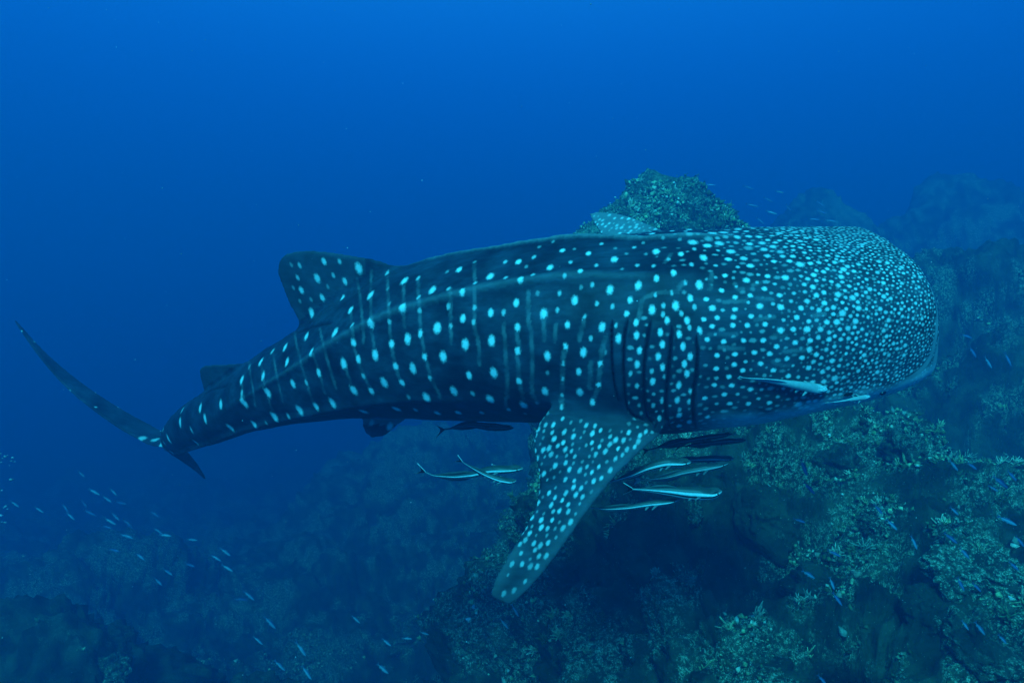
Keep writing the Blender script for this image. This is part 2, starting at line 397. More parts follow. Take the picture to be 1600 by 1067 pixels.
# branching corals among the crust: bushes of tapering twigs
def bushes(name, pos, nor, size, tone, twigs=15, sides=4):
    V, Fc, T = [], [], []; cnt = 0
    for c, nn_, s, tn in zip(pos, nor, size, tone):
        up_ = nn_ * .7 + np.array([0, -.15, .6]); up_ /= np.linalg.norm(up_)
        for _ in range(twigs):
            d = up_ + rng.normal(size=3) * .55; d /= np.linalg.norm(d)
            side = np.cross(d, rng.normal(size=3)); side /= np.linalg.norm(side); s2 = np.cross(d, side)
            ln = s * rng.uniform(.5, 1.1); r0 = s * .075; b0 = c + rng.normal(size=3) * s * .15
            bend = side * ln * rng.uniform(-.3, .3)
            for q, (f_, rr_) in enumerate(((-.15, 1.15), (.55, .8), (1.0, .45))):
                a = np.arange(sides) * 2 * np.pi / sides
                V.append(b0 + d * ln * f_ + bend * f_ * f_ + r0 * rr_ * (np.cos(a)[:, None] * side + np.sin(a)[:, None] * s2))
                T.append(np.tile(tn * (.55 + .55 * max(f_, 0)), (sides, 1)))
            for q in (0, 1):
                for j in range(sides): Fc.append((cnt + q * sides + j, cnt + q * sides + (j + 1) % sides, cnt + (q + 1) * sides + (j + 1) % sides, cnt + (q + 1) * sides + j))
            Fc.append(tuple(cnt + 2 * sides + j for j in range(4)))
            cnt += 3 * sides
    o = mesh_obj(name, np.concatenate(V), np.array(Fc), M_CORAL); cattr(o.data, 'tone', np.concatenate(T)); return o
p, nn, ix = scatter(PT, PT_N, (PT_PALE > .5) * cell, 620, .02, 11)
tag(bushes('branching_corals', p, nn, rng.uniform(.035, .10, len(p)), tones(len(p), .6)), 'small pale branching coral bushes dotted over the reef slope', 'coral', kind='stuff')
p, nn, ix = scatter(pp, pn, pm ** 1.5 + .03, 160, .02, 14)
tag(bushes('pinnacle_branching_corals', p, nn, rng.uniform(.05, .13, len(p)), tones(len(p), .5)), 'branching coral bushes growing on the pinnacle', 'coral', kind='stuff')

# ------------------------------------------------------------------ the whale shark
# stations from snout to tail root: X, Y, centre z, half height, share above the side line, half width, roll, squareness
ST = np.array([
 (1.890,3.40,0.134,0.205,.62,.255,29,2.9),
 (1.880,3.40,0.131,0.270,.63,.333,29,2.9),
 (1.855,3.40,0.124,0.304,.64,.395,29,2.9),
 (1.78,3.40,0.110,0.333,.65,.445,29,2.75),
 (1.60,3.40,0.080,0.358,.65,.495,29,2.5),
 (1.35,3.40,0.050,0.391,.64,.535,29,2.3),
 (1.05,3.41,0.020,0.436,.60,.55,29,2.2),
 (0.70,3.44,0.0090,0.471,.56,.55,27,2.1),
 (0.35,3.50,0.0440,0.4660,0.53,0.530,23,2.0),
 (0.00,3.60,0.0251,0.4530,0.52,0.500,20,2.0),
 (-0.35,3.73,-0.0010,0.4381,0.52,0.460,20,2.0),
 (-0.70,3.89,-0.0622,0.3831,0.52,0.420,21,2.0),
 (-1.05,4.08,-0.1667,0.3046,0.53,0.360,22,2.0),
 (-1.40,4.30,-0.2782,0.2531,0.54,0.300,24,2.0),
 (-1.75,4.55,-0.4109,0.2047,0.55,0.250,27,2.0),
 (-2.10,4.85,-0.5471,0.1831,0.55,0.200,32,2.0),
 (-2.40,5.16,-0.6577,0.1640,0.55,0.160,38,2.0),
 (-2.65,5.46,-0.7572,0.1350,0.55,0.120,44,2.0),
 (-2.85,5.74,-0.8528,0.0950,0.55,0.085,48,2.0)])
arc = np.r_[0, np.cumsum(np.hypot(np.diff(ST[:, 0]), np.diff(ST[:, 1])))]
def spine(s):
    g = lambda c: pchip(s, arc, ST[:, c])
    C = np.stack([g(0), g(1), g(2)], 1)
    T = np.gradient(C, s, axis=0); T /= np.linalg.norm(T, axis=1)[:, None]
    up = np.array([0, 0, 1.0]); U0 = up - T * (T @ up)[:, None]; U0 /= np.linalg.norm(U0, axis=1)[:, None]
    R0 = -np.cross(T, U0); r = np.radians(g(6))[:, None]
    U = U0 * np.cos(r) + R0 * np.sin(r); R = R0 * np.cos(r) - U0 * np.sin(r)
    return C, T, U, R, 2 * g(4) * g(3), 2 * (1 - g(4)) * g(3), g(5), g(7)
NU, NV = 300, 300
S_ = np.linspace(0, 1, NU) ** 1.35 * arc[-1]
C_, T_, U_, R__, HU, HD, WW, NN = spine(S_)
th = np.linspace(0, 2 * np.pi, NV, endpoint=False); ct, st = np.cos(th), np.sin(th)
e_ = 2 / NN[:, None]
a_ = np.sign(st) * np.abs(st) ** e_ * WW[:, None]
b_ = np.sign(ct) * np.abs(ct) ** e_ * np.where(ct > 0, HU[:, None], HD[:, None])
# long ridges: one down the back, one along the upper flank, one low that becomes the tail keel
Xs = C_[:, 0]
def ridge(phi_x, phi_deg, amp_x, amp, sig):
    o = np.argsort(phi_x); phi = np.radians(np.interp(Xs, np.array(phi_x)[o], np.array(phi_deg)[o]))
    o2 = np.argsort(amp_x); am = np.interp(Xs, np.array(amp_x)[o2], np.array(amp)[o2])
    tt = np.minimum(th, 2 * np.pi - th)[None]
    d = (tt - phi[:, None]) / sig
    return am[:, None] * np.exp(-np.abs(d) ** 1.3)
RIDGE_BACK = ridge([2, -3], [0, 0], [1.35, .9, .2, -.35, -.65, -1.6, -2.2], [0, .026, .028, .020, 0, 0, .008], .045)
RIDGE_SIDE = ridge([.9, .6, 0, -.35, -.9, -1.5, -2.2], [28, 32, 42, 50, 62, 74, 84], [.95, .6, 0, -1.2, -2.0], [0, .026, .038, .03, 0], .085)
RIDGE_KEEL = ridge([-.1, -.55, -.9, -1.5, -2.8], [112, 111, 115, 121, 124], [0, -.5, -1, -2.2, -2.8], [0, .022, .032, .035, .03], .085)
RIDGES = RIDGE_BACK + RIDGE_SIDE + RIDGE_KEEL
nrm = np.sqrt(a_**2 + b_**2) + 1e-6
a_ = a_ * (1 + RIDGES / nrm); b_ = b_ * (1 + RIDGES / nrm)
PB = C_[:, None] + a_[..., None] * R__[:, None] + b_[..., None] * U_[:, None]
V = [PB.reshape(-1, 3)]; FQ = [grid_faces(NU, NV, True)]
capv = np.stack([C_[0] - T_[0] * .012, C_[-1] + T_[-1] * .05]); base = NU * NV
V.append(capv)
jj = np.arange(NV); j2 = (jj + 1) % NV
FT = [np.stack([j2, jj, np.full(NV, base)], 1), np.stack([(NU-1)*NV + jj, (NU-1)*NV + j2, np.full(NV, base + 1)], 1)]
nv_tot = base + 2

def foil(lead, trail, normal, t_root, t_tip, nr=70, nc=40, edge=.011):
    """a fin: rows from root to tip between a leading and a trailing edge, with a rounded wing section"""
    global nv_tot
    L = resample(lead, nr); Tr = resample(trail, nr)
    c = (1 - np.cos(np.linspace(0, np.pi, nc))) / 2
    prof = 2.6 * (.2969 * np.sqrt(c) - .126 * c - .3516 * c**2 + .2843 * c**3 - .1036 * c**4)
    s = np.linspace(0, 1, nr); tt = t_root + (t_tip - t_root) * s ** .8
    mid = L[:, None] * (1 - c)[None, :, None] + Tr[:, None] * c[None, :, None]
    ed = np.minimum(np.minimum(c, 1 - c) * 30, 1)
    half = (tt[:, None] * prof[None] + edge * ed[None]) * np.minimum((1 - s) * 30 + .15, 1)[:, None] * .5
    n = np.asarray(normal, float); n = n / np.linalg.norm(n)
    top = mid + half[..., None] * n; bot = mid - half[..., None] * n
    ring = np.concatenate([top, bot[:, ::-1]], 1); k = ring.shape[1]
    V.append(ring.reshape(-1, 3)); FQ.append(grid_faces(nr, k, True) + nv_tot)
    for row, flip in ((0, False), (nr - 1, True)):
        ci = nv_tot + nr * k + (1 if row else 0)
        a = nv_tot + row * k + np.arange(k); b = nv_tot + row * k + (np.arange(k) + 1) % k
        FT.append(np.stack([a, b, np.full(k, ci)] if flip else [b, a, np.full(k, ci)], 1))
    V.append(np.stack([ring[0].mean(0), ring[-1].mean(0)])); nv_tot += nr * k + 2

def on_plane(pts, B, N):
    out = []
    for px, py in pts:
        d = at(px, py, 1.0); out.append(d * (np.dot(B, N) / np.dot(d, N)))
    return np.array(out)
def spine_at(px):
    qx, _ = proj(C_ + U_ * HU[:, None]); return int(np.argmin(np.abs(qx - px)))
k = spine_at(555); B = C_[k] + U_[k] * HU[k]; N = R__[k]
ld = on_plane([(690,470),(655,420),(610,408),(560,400),(510,392.5),(475,391),(450,395),(440,402)], B, N)
tr = on_plane([(505,560),(470,517),(460,500),(451,476),(441,450),(434,428),(434.5,413),(438,404)], B, N)
foil(ld, tr, N, .17, .018)
k = spine_at(345); B = C_[k] + U_[k] * HU[k]; N = R__[k]
foil(on_plane([(420,600),(398,565),(375,567),(345,568.5),(324,570),(314,573)], B, N), on_plane([(345,650),(322,618),(317,606),(314,594),(312,584),(311.5,577)], B, N), N, .035, .014, 50, 30)
Y3 = lambda l: np.array([at(*q) for q in l])
foil(Y3([(1040,550,3.14),(1052,622,3.06),(1040,674,3.01),(1002,706,2.98),(960,748,2.95),(916,803,2.92),(870,868,2.89),(835,912,2.87),(808,938,2.86),(788,949,2.86)]),
     Y3([(915,545,3.16),(880,604,3.11),(842,648,3.10),(830,685,3.08),(837,722,3.06),(841,752,3.04),(837,785,3.01),(820,822,2.97),(796,862,2.92),(773,903,2.88),(763,934,2.86)]), (-.25, -.92, .25), .15, .018, 120, 64)
foil(Y3([(1150,500,3.8),(1085,402,4.0),(1042,364,4.15),(1014,351,4.25),(985,339,4.33),(952,332.5,4.41),(930,331,4.45)]),
     Y3([(960,500,3.8),(956,430,4.0),(947,390,4.15),(940,370,4.25),(932,356,4.33),(924,344,4.41),(919,334,4.45)]), (.1, -.8, .6), .08, .02, 80, 44)
foil(Y3([(660,620,3.93),(640,648,3.9),(622,664,3.88),(608,676,3.86),(600,682,3.86)]), Y3([(575,610,4.0),(567,650,3.95),(565,664,3.92),(570,676,3.88),(580,685,3.86)]), (-.2, -.85, .35), .05, .02, 40, 30)
# tail fin: the long upper lobe sweeps up and left, seen almost on edge; the short lower lobe points down right
up_m = Y3([(285,690,5.45),(250,690,5.72),(215,674,5.80),(160,640,5.88),(105,597,5.97),(62,552,6.05),(22,500,6.15)])
cd = np.array([0.02, .90, .36]); ch = np.array([.16,.24,.25,.22,.17,.10,.03])[:, None]
foil(up_m - cd * ch * .35, up_m + cd * ch * .65, np.cross(cd, (-.8, 0, .57)), .075, .018, 90, 40)
lo_m = Y3([(258,680,5.6),(268,700,5.72),(285,715,5.77),(305,732,5.82),(321,749,5.88)])
ch = np.array([.22,.20,.15,.09,.03])[:, None]
foil(lo_m - cd * ch * .3, lo_m + cd * ch * .7, np.cross(cd, (-.8, 0, .57)), .05, .015, 50, 30)

# join into one skin: a voxel remesh welds fins and trunk, a little smoothing fillets the roots
tmp = bpy.data.meshes.new('tmp')
allv = np.concatenate(V); fq = np.concatenate(FQ); ft = np.concatenate(FT)
tmp.vertices.add(len(allv)); tmp.vertices.foreach_set('co', allv.astype(np.float32).ravel())
tmp.loops.add(fq.size + ft.size); tmp.loops.foreach_set('vertex_index', np.r_[fq.ravel(), ft.ravel()].astype(np.int32))
tmp.polygons.add(len(fq) + len(ft)); tmp.polygons.foreach_set('loop_start', np.r_[np.arange(len(fq)) * 4, fq.size + np.arange(len(ft)) * 3].astype(np.int32))
tmp.update(calc_edges=True)
to = bpy.data.objects.new('tmp', tmp); COL.objects.link(to)
md = to.modifiers.new('r', 'REMESH'); md.mode = 'VOXEL'; md.voxel_size = .0085
sm_ = to.modifiers.new('s', 'SMOOTH'); sm_.factor = .5; sm_.iterations = 6
me = bpy.data.meshes.new_from_object(to.evaluated_get(bpy.context.evaluated_depsgraph_get()))
bpy.data.objects.remove(to); bpy.data.meshes.remove(tmp)
# twice as fine where the small spots sit: the near side of the head and the near fin
bm = bmesh.new(); bm.from_mesh(me); es = set()
for f in bm.faces:
    c = f.calc_center_median()
    if (c.x > .85 or (c.x > .42 and c.z < .2) or (c.z < -.33 and c.x > -.35 and c.y < 3.25)) and f.normal.dot(c) < .35 * c.length:
        es.update(f.edges)
es = sorted(es, key=lambda e: e.index)
bmesh.ops.subdivide_edges(bm, edges=es, cuts=1, use_grid_fill=True)
bm.to_mesh(me); bm.free(); me.update()
me.name = 'whale_shark'
nv = len(me.vertices); SV = np.empty(nv * 3, np.float32); me.vertices.foreach_get('co', SV); SV = SV.reshape(-1, 3).astype(float)
SN = np.empty(nv * 3, np.float32); me.vertex_normals.foreach_get('vector', SN); SN = SN.reshape(-1, 3).astype(float)

# ease the fin roots into the flank
root = resample(Y3([(1045,640,3.04),(1000,655,3.05),(940,655,3.07),(880,650,3.10),(840,650,3.13)]), 40)
root2 = resample(on_plane([(640,425),(580,450),(520,490),(470,512)], C_[spine_at(555)] + U_[spine_at(555)] * HU[spine_at(555)], R__[spine_at(555)]), 30)
ed_ = np.empty(len(me.edges) * 2, np.int32); me.edges.foreach_get('vertices', ed_); ed_ = ed_.reshape(-1, 2)
for rt, rad_, its in ((root, .16, 90), (root2, .15, 70)):
    wgt = np.zeros(nv); box = np.nonzero(((SV > rt.min(0) - rad_) & (SV < rt.max(0) + rad_)).all(1))[0]
    wgt[box] = sstep(rad_, rad_ * .35, np.sqrt(((SV[box, None] - rt[None]) ** 2).sum(2)).min(1))
    e2 = ed_[(wgt[ed_] > 0).any(1)]
    ii = np.concatenate([e2[:, 0], e2[:, 1]]); jn = np.concatenate([e2[:, 1], e2[:, 0]])
    cnt_ = np.maximum(np.bincount(ii, minlength=nv), 1)
    for _ in range(its):
        av = np.stack([np.bincount(ii, SV[jn, k], nv) for k in range(3)], 1) / cnt_[:, None]
        SV = SV + (av - SV) * (wgt * .6)[:, None]
ii = np.concatenate([ed_[:, 0], ed_[:, 1]]); jn = np.concatenate([ed_[:, 1], ed_[:, 0]]); cnt_ = np.maximum(np.bincount(ii, minlength=nv), 1)
for _ in range(4):
    av = np.stack([np.bincount(ii, SV[jn, k], nv) for k in range(3)], 1) / cnt_[:, None]; SV = SV + (av - SV) * .5
me.vertices.foreach_set('co', SV.astype(np.float32).ravel()); me.update()
me.vertex_normals.foreach_get('vector', SN := np.empty(nv * 3, np.float32)); SN = SN.reshape(-1, 3).astype(float)

# where each skin point sits on the animal
near = np.empty(nv, np.int32)
CH = 20000
for i0 in range(0, nv, CH):
    d = SV[i0:i0+CH, None] - C_[None, ::3]
    near[i0:i0+CH] = np.argmin((d**2).sum(2), 1) * 3
d = SV - C_[near]
la = (d * R__[near]).sum(1); lb = (d * U_[near]).sum(1)
rel_b = lb / np.where(lb > 0, HU[near], HD[near]); rel_a = la / WW[near]
on_trunk = (np.hypot(rel_a, rel_b) < 1.13)
ST_T = T_[near]

# pick skin points by where they show
qx, qy = proj(SV); facing = (SN * SV).sum(1) < 0
vis = np.nonzero(facing)[0]
BIN = 6.0
bins = {}
for i, (bx, by) in zip(vis, np.stack([np.floor(qx[vis] / BIN), np.floor(qy[vis] / BIN)], 1).astype(int)): bins.setdefault((bx, by), []).append(i)
depth = np.linalg.norm(SV, axis=1)
def pick(px, py, reach=1):
    bx, by = int(px // BIN), int(py // BIN); c = []
    for dx in range(-reach, reach + 1):
        for dy in range(-reach, reach + 1): c += bins.get((bx + dx, by + dy), [])
    if not c: return pick(px, py, reach * 2) if reach < 5 else None
    c = np.array(c); d2 = np.hypot(qx[c] - px, qy[c] - py)
    ok = d2 < d2.min() + 3; c = c[ok]; d2 = d2[ok]
    dm = depth[c].min(); ok = depth[c] < dm + .08
    return int(c[ok][np.argmin(d2[ok])])

SPOTS = []   # centre, radius along body, radius across, brightness
def lst(data, ox, oy, sc, keep):
    for X, Y, kind in data:
        px, py = ox + X / sc, oy + Y / sc
        if not keep(px, py): continue
        fin_sc = .84 if (ox == 280 and px < 545 and py < 500) else 1.0
        i = pick(px, py)
        if i is None: continue
        mpp = depth[i] / F
        hd_ = ox == 1000; r_k = .70 if hd_ else (.82 if px > 850 else .94)
        r, br = {'B': (6.6, 1.0), 'b': (5.3, 1.0), 'm': (4.1, .66), 'd': (3.6, .33)}[kind]
        r *= r_k * fin_sc
        SPOTS.append((i, r * mpp * (.92 if hd_ else .80), r * mpp * (.80 if hd_ else 1.18), br))
def parse(t): 
    o = []
    for q in t.split():
        x, y, k = q.split(','); o.append((float(x), float(y), k))
    return o
MID = parse("""220,352,B 285,273,d 341,265,b 290,350,m 351,360,b 291,430,m 410,230,d 408,322,m 410,432,m 405,500,m 355,483,b 240,525,B 300,515,m 265,653,B 365,602,B
312,810,B 382,738,b 397,823,m 480,295,B 545,225,m 547,298,m 605,228,b 611,306,b 673,206,m 670,286,m 480,455,b 538,455,m 597,415,b 483,580,B 493,727,B 480,850,B 600,525,b 606,630,b
611,763,b 632,873,B 560,893,m 335,908,b 440,910,m 235,908,b 748,255,B 806,176,b 858,170,d 841,230,m 815,293,m 886,268,b 922,190,b 792,374,m 785,447,m 719,460,B 860,403,B
824,516,b 819,605,b 807,685,m 803,755,m 805,825,m 802,880,m 734,650,B 736,725,d 726,808,B 690,860,d 730,905,d 636,912,d 898,632,B 875,722,b 880,817,B 940,860,b 903,472,m 942,335,m
957,415,m 1018,350,B 1030,430,m 1037,217,B 980,523,B 975,688,b 970,780,b 934,572,m 960,243,m 983,145,m 1045,165,d 1129,160,m 1170,143,d 1227,180,B 1177,190,d 1227,305,b 1145,335,B
1108,400,b 1095,465,b 1208,445,B 1135,500,b 1140,243,m 1213,248,m 1280,215,m 1303,277,b 1341,192,b 1395,175,m 1382,243,m 1352,320,m 1295,370,m 1220,375,m 1380,393,b 1417,330,B
1315,425,B 1260,425,m 1275,493,b 1255,465,m 1365,490,b 1340,460,m 1400,433,m 1420,540,b 1375,523,m 1440,210,B 1330,553,b 1246,545,b 1058,573,B 1140,560,b 1045,515,m 1152,626,b
1143,688,b 1110,730,m 1140,787,m 1255,602,b 1237,655,b 1257,703,b 1208,720,m 1267,747,m 1213,767,b 1348,607,b 1380,657,b 1352,688,b 1365,733,b 1330,785,b 1385,810,b
1320,848,b 1378,860,b 1330,893,m 1257,852,b 1215,873,m 1260,900,m 1330,918,b 1377,950,b 1330,970,b 1243,933,m 1100,860,m 1150,870,d 1160,905,d
700,160,d 760,140,d 640,250,d 1090,190,d 1070,260,d 890,345,d 690,370,d 1000,640,d 1330,130,d 1260,120,d""")
REAR = parse("""707,150,b 787,155,m 880,187,B 678,237,B 755,223,m 812,250,b 592,172,m 547,168,d 580,232,m 600,295,b 560,280,d 728,275,d 703,330,b 800,332,b 592,345,d 645,340,d 648,403,B
841,390,b 848,467,m 855,545,b 880,632,b 905,710,m 940,785,b 940,318,B 942,455,B 960,607,B 1005,745,B 1020,210,m 1022,290,d 1030,360,d 1032,447,m 1040,557,b 1060,668,b 1092,745,b
1103,250,B 1098,380,B 1117,535,B 1146,675,B 1170,235,m 1175,325,m 1175,395,m 1185,507,b 1207,620,b 1232,720,m 1242,292,B 1266,478,B 1293,615,B 1212,820,B 1265,895,b 1300,865,m
1068,875,B 905,888,B 1160,880,m 1125,815,d 1032,960,b 943,945,m 765,503,B 622,520,b 648,595,b 687,697,b 807,655,B 855,780,B 752,845,B 668,862,b 520,573,b 527,645,b 556,750,b 625,745,m
592,880,B 537,910,m 457,593,m 402,645,b 411,715,b 432,792,B 468,912,B 308,735,b 307,795,m 319,845,B 370,950,b 205,850,b 250,965,b 343,668,d 428,945,d""")
TAIL = parse("547,425,b 583,510,b 633,640,B 410,437,m 390,537,b 480,590,m 515,680,m 305,660,b 205,665,m 250,713,b 110,650,m")
HEAD = parse("""265,222,B 172,205,b 324,190,m 222,188,m 368,226,B 460,255,B 315,255,m 353,295,b 442,315,B 505,250,d 558,237,b 623,235,b 494,290,m 532,296,b 606,303,B 673,297,m 722,293,b 711,245,b
562,330,m 518,352,b 486,325,m 340,356,b 276,393,b 398,384,b 458,378,b 408,260,m 400,340,m 580,378,b 640,370,m 685,362,m 721,342,b 736,378,b 302,430,B 265,478,b 323,470,b 344,440,m
397,437,b 392,470,b 498,422,B 450,405,m 465,463,b 586,428,B 552,415,m 628,402,m 672,432,b 718,430,m 655,467,b 600,480,m 540,465,m 520,497,b 450,500,b 387,503,b 300,508,b 585,522,B
636,520,b 695,518,B 515,567,b 430,565,b 350,569,b 280,563,b 570,590,b 645,573,b 709,567,b 322,628,b 395,624,b 478,618,b 543,622,b 612,643,b 677,637,b 733,623,b 318,685,b 391,665,b 503,663,b
440,655,m 555,690,b 429,690,b 704,678,b 640,670,m 370,718,b 310,753,b 383,752,b 460,768,b 350,790,b 268,803,b 405,790,m 320,830,m 375,830,b 452,830,b 495,808,m 540,825,b 260,848,b 282,883,b
505,770,m 575,800,m 600,765,m 620,715,b 660,720,m 720,740,b 760,695,b 800,650,b 790,560,b 740,480,m 782,490,b 770,410,b""")
lst(MID, 600, 330, 2.884, lambda x, y: x >= 682 and x < 1100)
lst(REAR, 280, 360, 3.138, lambda x, y: 330 <= x < 690)
lst(TAIL, 200, 550, 4.85, lambda x, y: x < 330)
lst(HEAD, 1000, 320, 2.668, lambda x, y: x >= 1098)
n_near = len(SPOTS)
# the far flank carries the same kind of rows: mirror the near ones across the animal's own plane
cent = [(SV[i], ra, rb, br, ST_T[i]) for i, ra, rb, br in SPOTS]
for i, ra, rb, br in list(SPOTS):
    if on_trunk[i] and abs(rel_a[i]) > .12:
        m_ = SV[i] - 2 * la[i] * R__[near[i]]
        cent.append((m_, ra, rb, br, ST_T[i]))
# thin pale bars between the rows
BARS = [(600,330,2.884,[[(300,350),(300,515),(305,590)],[(408,230),(408,430),(405,500),(425,600),(430,690)],[(540,510),(545,620),(555,750),(550,890)],[(650,360),(650,480),(665,560),(668,700),(668,820),(695,860)],
  [(770,510),(770,580)],[(905,470),(880,580)],[(1000,570),(985,620),(975,690),(965,790),(940,860)],[(819,600),(805,690),(802,880)],[(720,460),(720,580)],[(930,680),(925,800)],[(1160,400),(1150,470)],[(600,525),(606,640)],[(1220,375),(1165,400),(1150,480)],[(600,640),(611,760),(632,873)]]),
 (280,360,3.138,[[(565,500),(580,580),(600,670),(625,745),(650,830),(668,862)],[(690,480),(720,600),(745,690),(770,770)],[(460,600),(480,720),(505,840)],[(870,240),(890,350),(900,450),(905,550)],[(841,390),(850,480),(857,560),(880,640),(910,715),(940,785)],
  [(1020,200),(1030,440),(1042,570),(1060,668),(1095,760)],[(1170,230),(1176,400),(1190,520),(1210,630),(1235,720),(1280,820)],[(340,640),(350,720),(375,860)],[(402,645),(415,740),(440,830),(468,912)],[(308,735),(320,860)],[(650,600),(690,700),(715,800)],[(807,655),(855,780)],[(940,200),(942,455),(960,600)],[(1103,250),(1098,400),(1105,470)]]),
 (1000,320,2.668,[[(330,595),(430,600)],[(290,538),(400,538)],[(600,610),(690,605)],[(555,655),(600,670),(640,670)],[(490,390),(550,395)],[(395,330),(410,352),(430,350)],[(20,390),(70,368),(140,365),(185,320)],[(300,290),(295,350)],[(105,240),(125,205)],[(470,335),(500,325)],[(560,545),(610,548)],[(480,480),(560,465)],[(350,405),(440,400)],[(770,455),(720,462)]])]
bar_pts = []
for ox, oy, sc, ls_ in BARS:
    for pl in ls_:
        pl = np.array(pl, float); n = max(2, int(np.linalg.norm(np.diff(pl, axis=0), axis=1).sum() / sc / 2.2))
        for X, Y in resample(pl, n) if len(pl) > 2 else pl[0] + (pl[1] - pl[0]) * np.linspace(0, 1, n)[:, None]:
            i = pick(ox + X / sc, oy + Y / sc)
            if i is not None: bar_pts.append(SV[i]); 
            if i is not None and on_trunk[i]: bar_pts.append(SV[i] - 2 * la[i] * R__[near[i]])

# head: spots crowd and shrink towards the snout; fins carry their own
def hash_add(H, p, cs): H.setdefault(tuple(np.floor(p / cs).astype(int)), []).append(p)
def poisson(cand, spacing, cs, seeds, limit=6000):
    H = {}
    for s in seeds: hash_add(H, s, cs)
    acc = []
    for i in cand:
        p = SV[i]; k0 = np.floor(p / cs).astype(int); sp = spacing(i); ok = True
        for dx in (-1, 0, 1):
            for dy in (-1, 0, 1):
                for dz in (-1, 0, 1):
                    for q in H.get((k0[0] + dx, k0[1] + dy, k0[2] + dz), ()):
                        if (p[0]-q[0])**2 + (p[1]-q[1])**2 + (p[2]-q[2])**2 < sp * sp: ok = False; break
                    if not ok: break
                if not ok: break
            if not ok: break
        if ok:
            acc.append(i); hash_add(H, p, cs)
            if len(acc) >= limit: break
    return acc
head_sp = lambda i: float(np.interp(SV[i, 0], [.7, 1.0, 1.25, 1.45, 1.65, 1.85], [.085, .064, .038, .0275, .022, .0182])) * (1.0 + .25 * math.sin(i * 12.9898))
hc = np.nonzero((SV[:, 0] > .75) & on_trunk & (rel_b > -.42 - .25 * (SV[:, 0] > 1.5)))[0]
hc = hc[(SV[hc, 0] > 1.24) | (rel_a[hc] < .02) | (rel_b[hc] > .93)]
hc = rng.permutation(hc)[:50000]
for i in poisson(hc, head_sp, .11, [c[0] for c in cent]):
    sp = head_sp(i); q = rng.random()
    r = (sp * rng.uniform(.25, .32)) if q > .2 else sp * rng.uniform(.18, .24)
    cent.append((SV[i], r * 1.06, r * .95, rng.uniform(.75, 1.0) if q > .25 else rng.uniform(.35, .6), ST_T[i]))
fl = rng.permutation(np.nonzero((SV[:, 0] > .5) & (SV[:, 0] < 1.4) & on_trunk & (rel_a > 0) & (rel_b > -.55) & facing & (rng.random(nv) < np.maximum(sstep(.5, 1.3, SV[:, 0]) ** 2, .25 * (SV[:, 2] < .1))))[0])[:25000]
for i in poisson(fl, lambda i: .042 + .010 * math.sin(i * 5.1), .11, [c[0] for c in cent]):
    r = rng.uniform(.0055, .0085); cent.append((SV[i], r * rng.uniform(.9, 1.8), r, rng.uniform(.15, .5), ST_T[i]))
tn = rng.permutation(np.nonzero((SV[:, 0] > .95) & on_trunk & (rel_b > -.5) & facing)[0])[:30000]
for i in poisson(tn, lambda i: head_sp(i) * .52 + .004, .11, [c[0] for c in cent]):
    cent.append((SV[i], .0050, .0046, rng.uniform(.12, .38), ST_T[i]))
# pectoral fins
pf = (~on_trunk) & (SV[:, 0] > -.3) & (SV[:, 0] < 1.2)
le = Y3([(1040,674,3.01),(1002,706,2.98),(960,748,2.95),(916,803,2.92),(870,868,2.89),(835,912,2.87),(808,934,2.86),(775,942,2.86),(766,928,2.86),(775,902,2.88),(796,862,2.92)])
le = resample(le, 120)
edge_d = np.full(nv, 9.0); pi_ = np.nonzero(pf)[0]
edge_d[pi_] = np.sqrt(((SV[pi_, None] - le[None]) ** 2).sum(2)).min(1)
pc = rng.permutation(pi_[(edge_d[pi_] > .034)])[:25000]
fin_dir = np.array([-.52, -.15, -.84]); fin_dir /= np.linalg.norm(fin_dir)
fs = lambda i: (.037 + .010 * math.sin(i * 3.7)) * (1 + .3 * (SV[i, 2] < -.95)) * (1 if SV[i, 1] < 3.5 else .9)
for i in poisson(pc, fs, .08, [c[0] for c in cent]):
    q = rng.random(); r = (rng.uniform(.0064, .0092) if q > .4 else rng.uniform(.0045, .0062)) * (1.15 if SV[i, 1] > 3.5 else 1)
    cent.append((SV[i], r * 1.45, r * .85, (rng.uniform(.5, .85) if q > .4 else rng.uniform(.2, .42)) * (1 - .45 * float(sstep(-.75, -1.1, SV[i, 2]))), fin_dir))
# back of the far flank, rear trunk and tail lobe: loose fill
rest = rng.permutation(np.nonzero(((rel_a < -.1) | (SV[:, 0] < -2.75)) & (rel_b > -.5) & (SV[:, 0] < .8))[0])[:15000]
for i in poisson(rest, lambda i: .12 if SV[i, 0] > -2.8 else .15, .16, [c[0] for c in cent]):
    q = 1 if SV[i, 0] > -2.8 else .5; cent.append((SV[i], .014 * q, .02 * q, rng.uniform(.4, 1), ST_T[i]))

# spot field: 1 at a centre, falling through 0.5 at the rim
field = np.zeros(nv); bright = np.full(nv, .9)
kdv = kdtree.KDTree(nv)
for i in range(nv): kdv.insert(SV[i], i)
kdv.balance()
for c, ra, rb, br, t in cent:
    R0 = max(ra, rb) * 2.0
    hits = kdv.find_range(Vector(c), R0)
    if not hits: continue
    ii = np.array([h[1] for h in hits]); d = SV[ii] - c
    al = d @ t; ac = np.maximum((d * d).sum(1) - al * al, 0)
    f = 1 - .5 * np.sqrt((al / ra) ** 2 + ac / rb ** 2)
    up = f > field[ii]
    field[ii[up]] = f[up]; bright[ii[up]] = br
for c in bar_pts:
    for co, i, dd in kdv.find_range(Vector(c), .024):
        f = 1 - .5 * dd / .0085
        if f > field[i] and field[i] < .5:
            field[i] = f * .95; bright[i] = .10 + .05 * math.sin(c[2] * 60 + c[0] * 25)

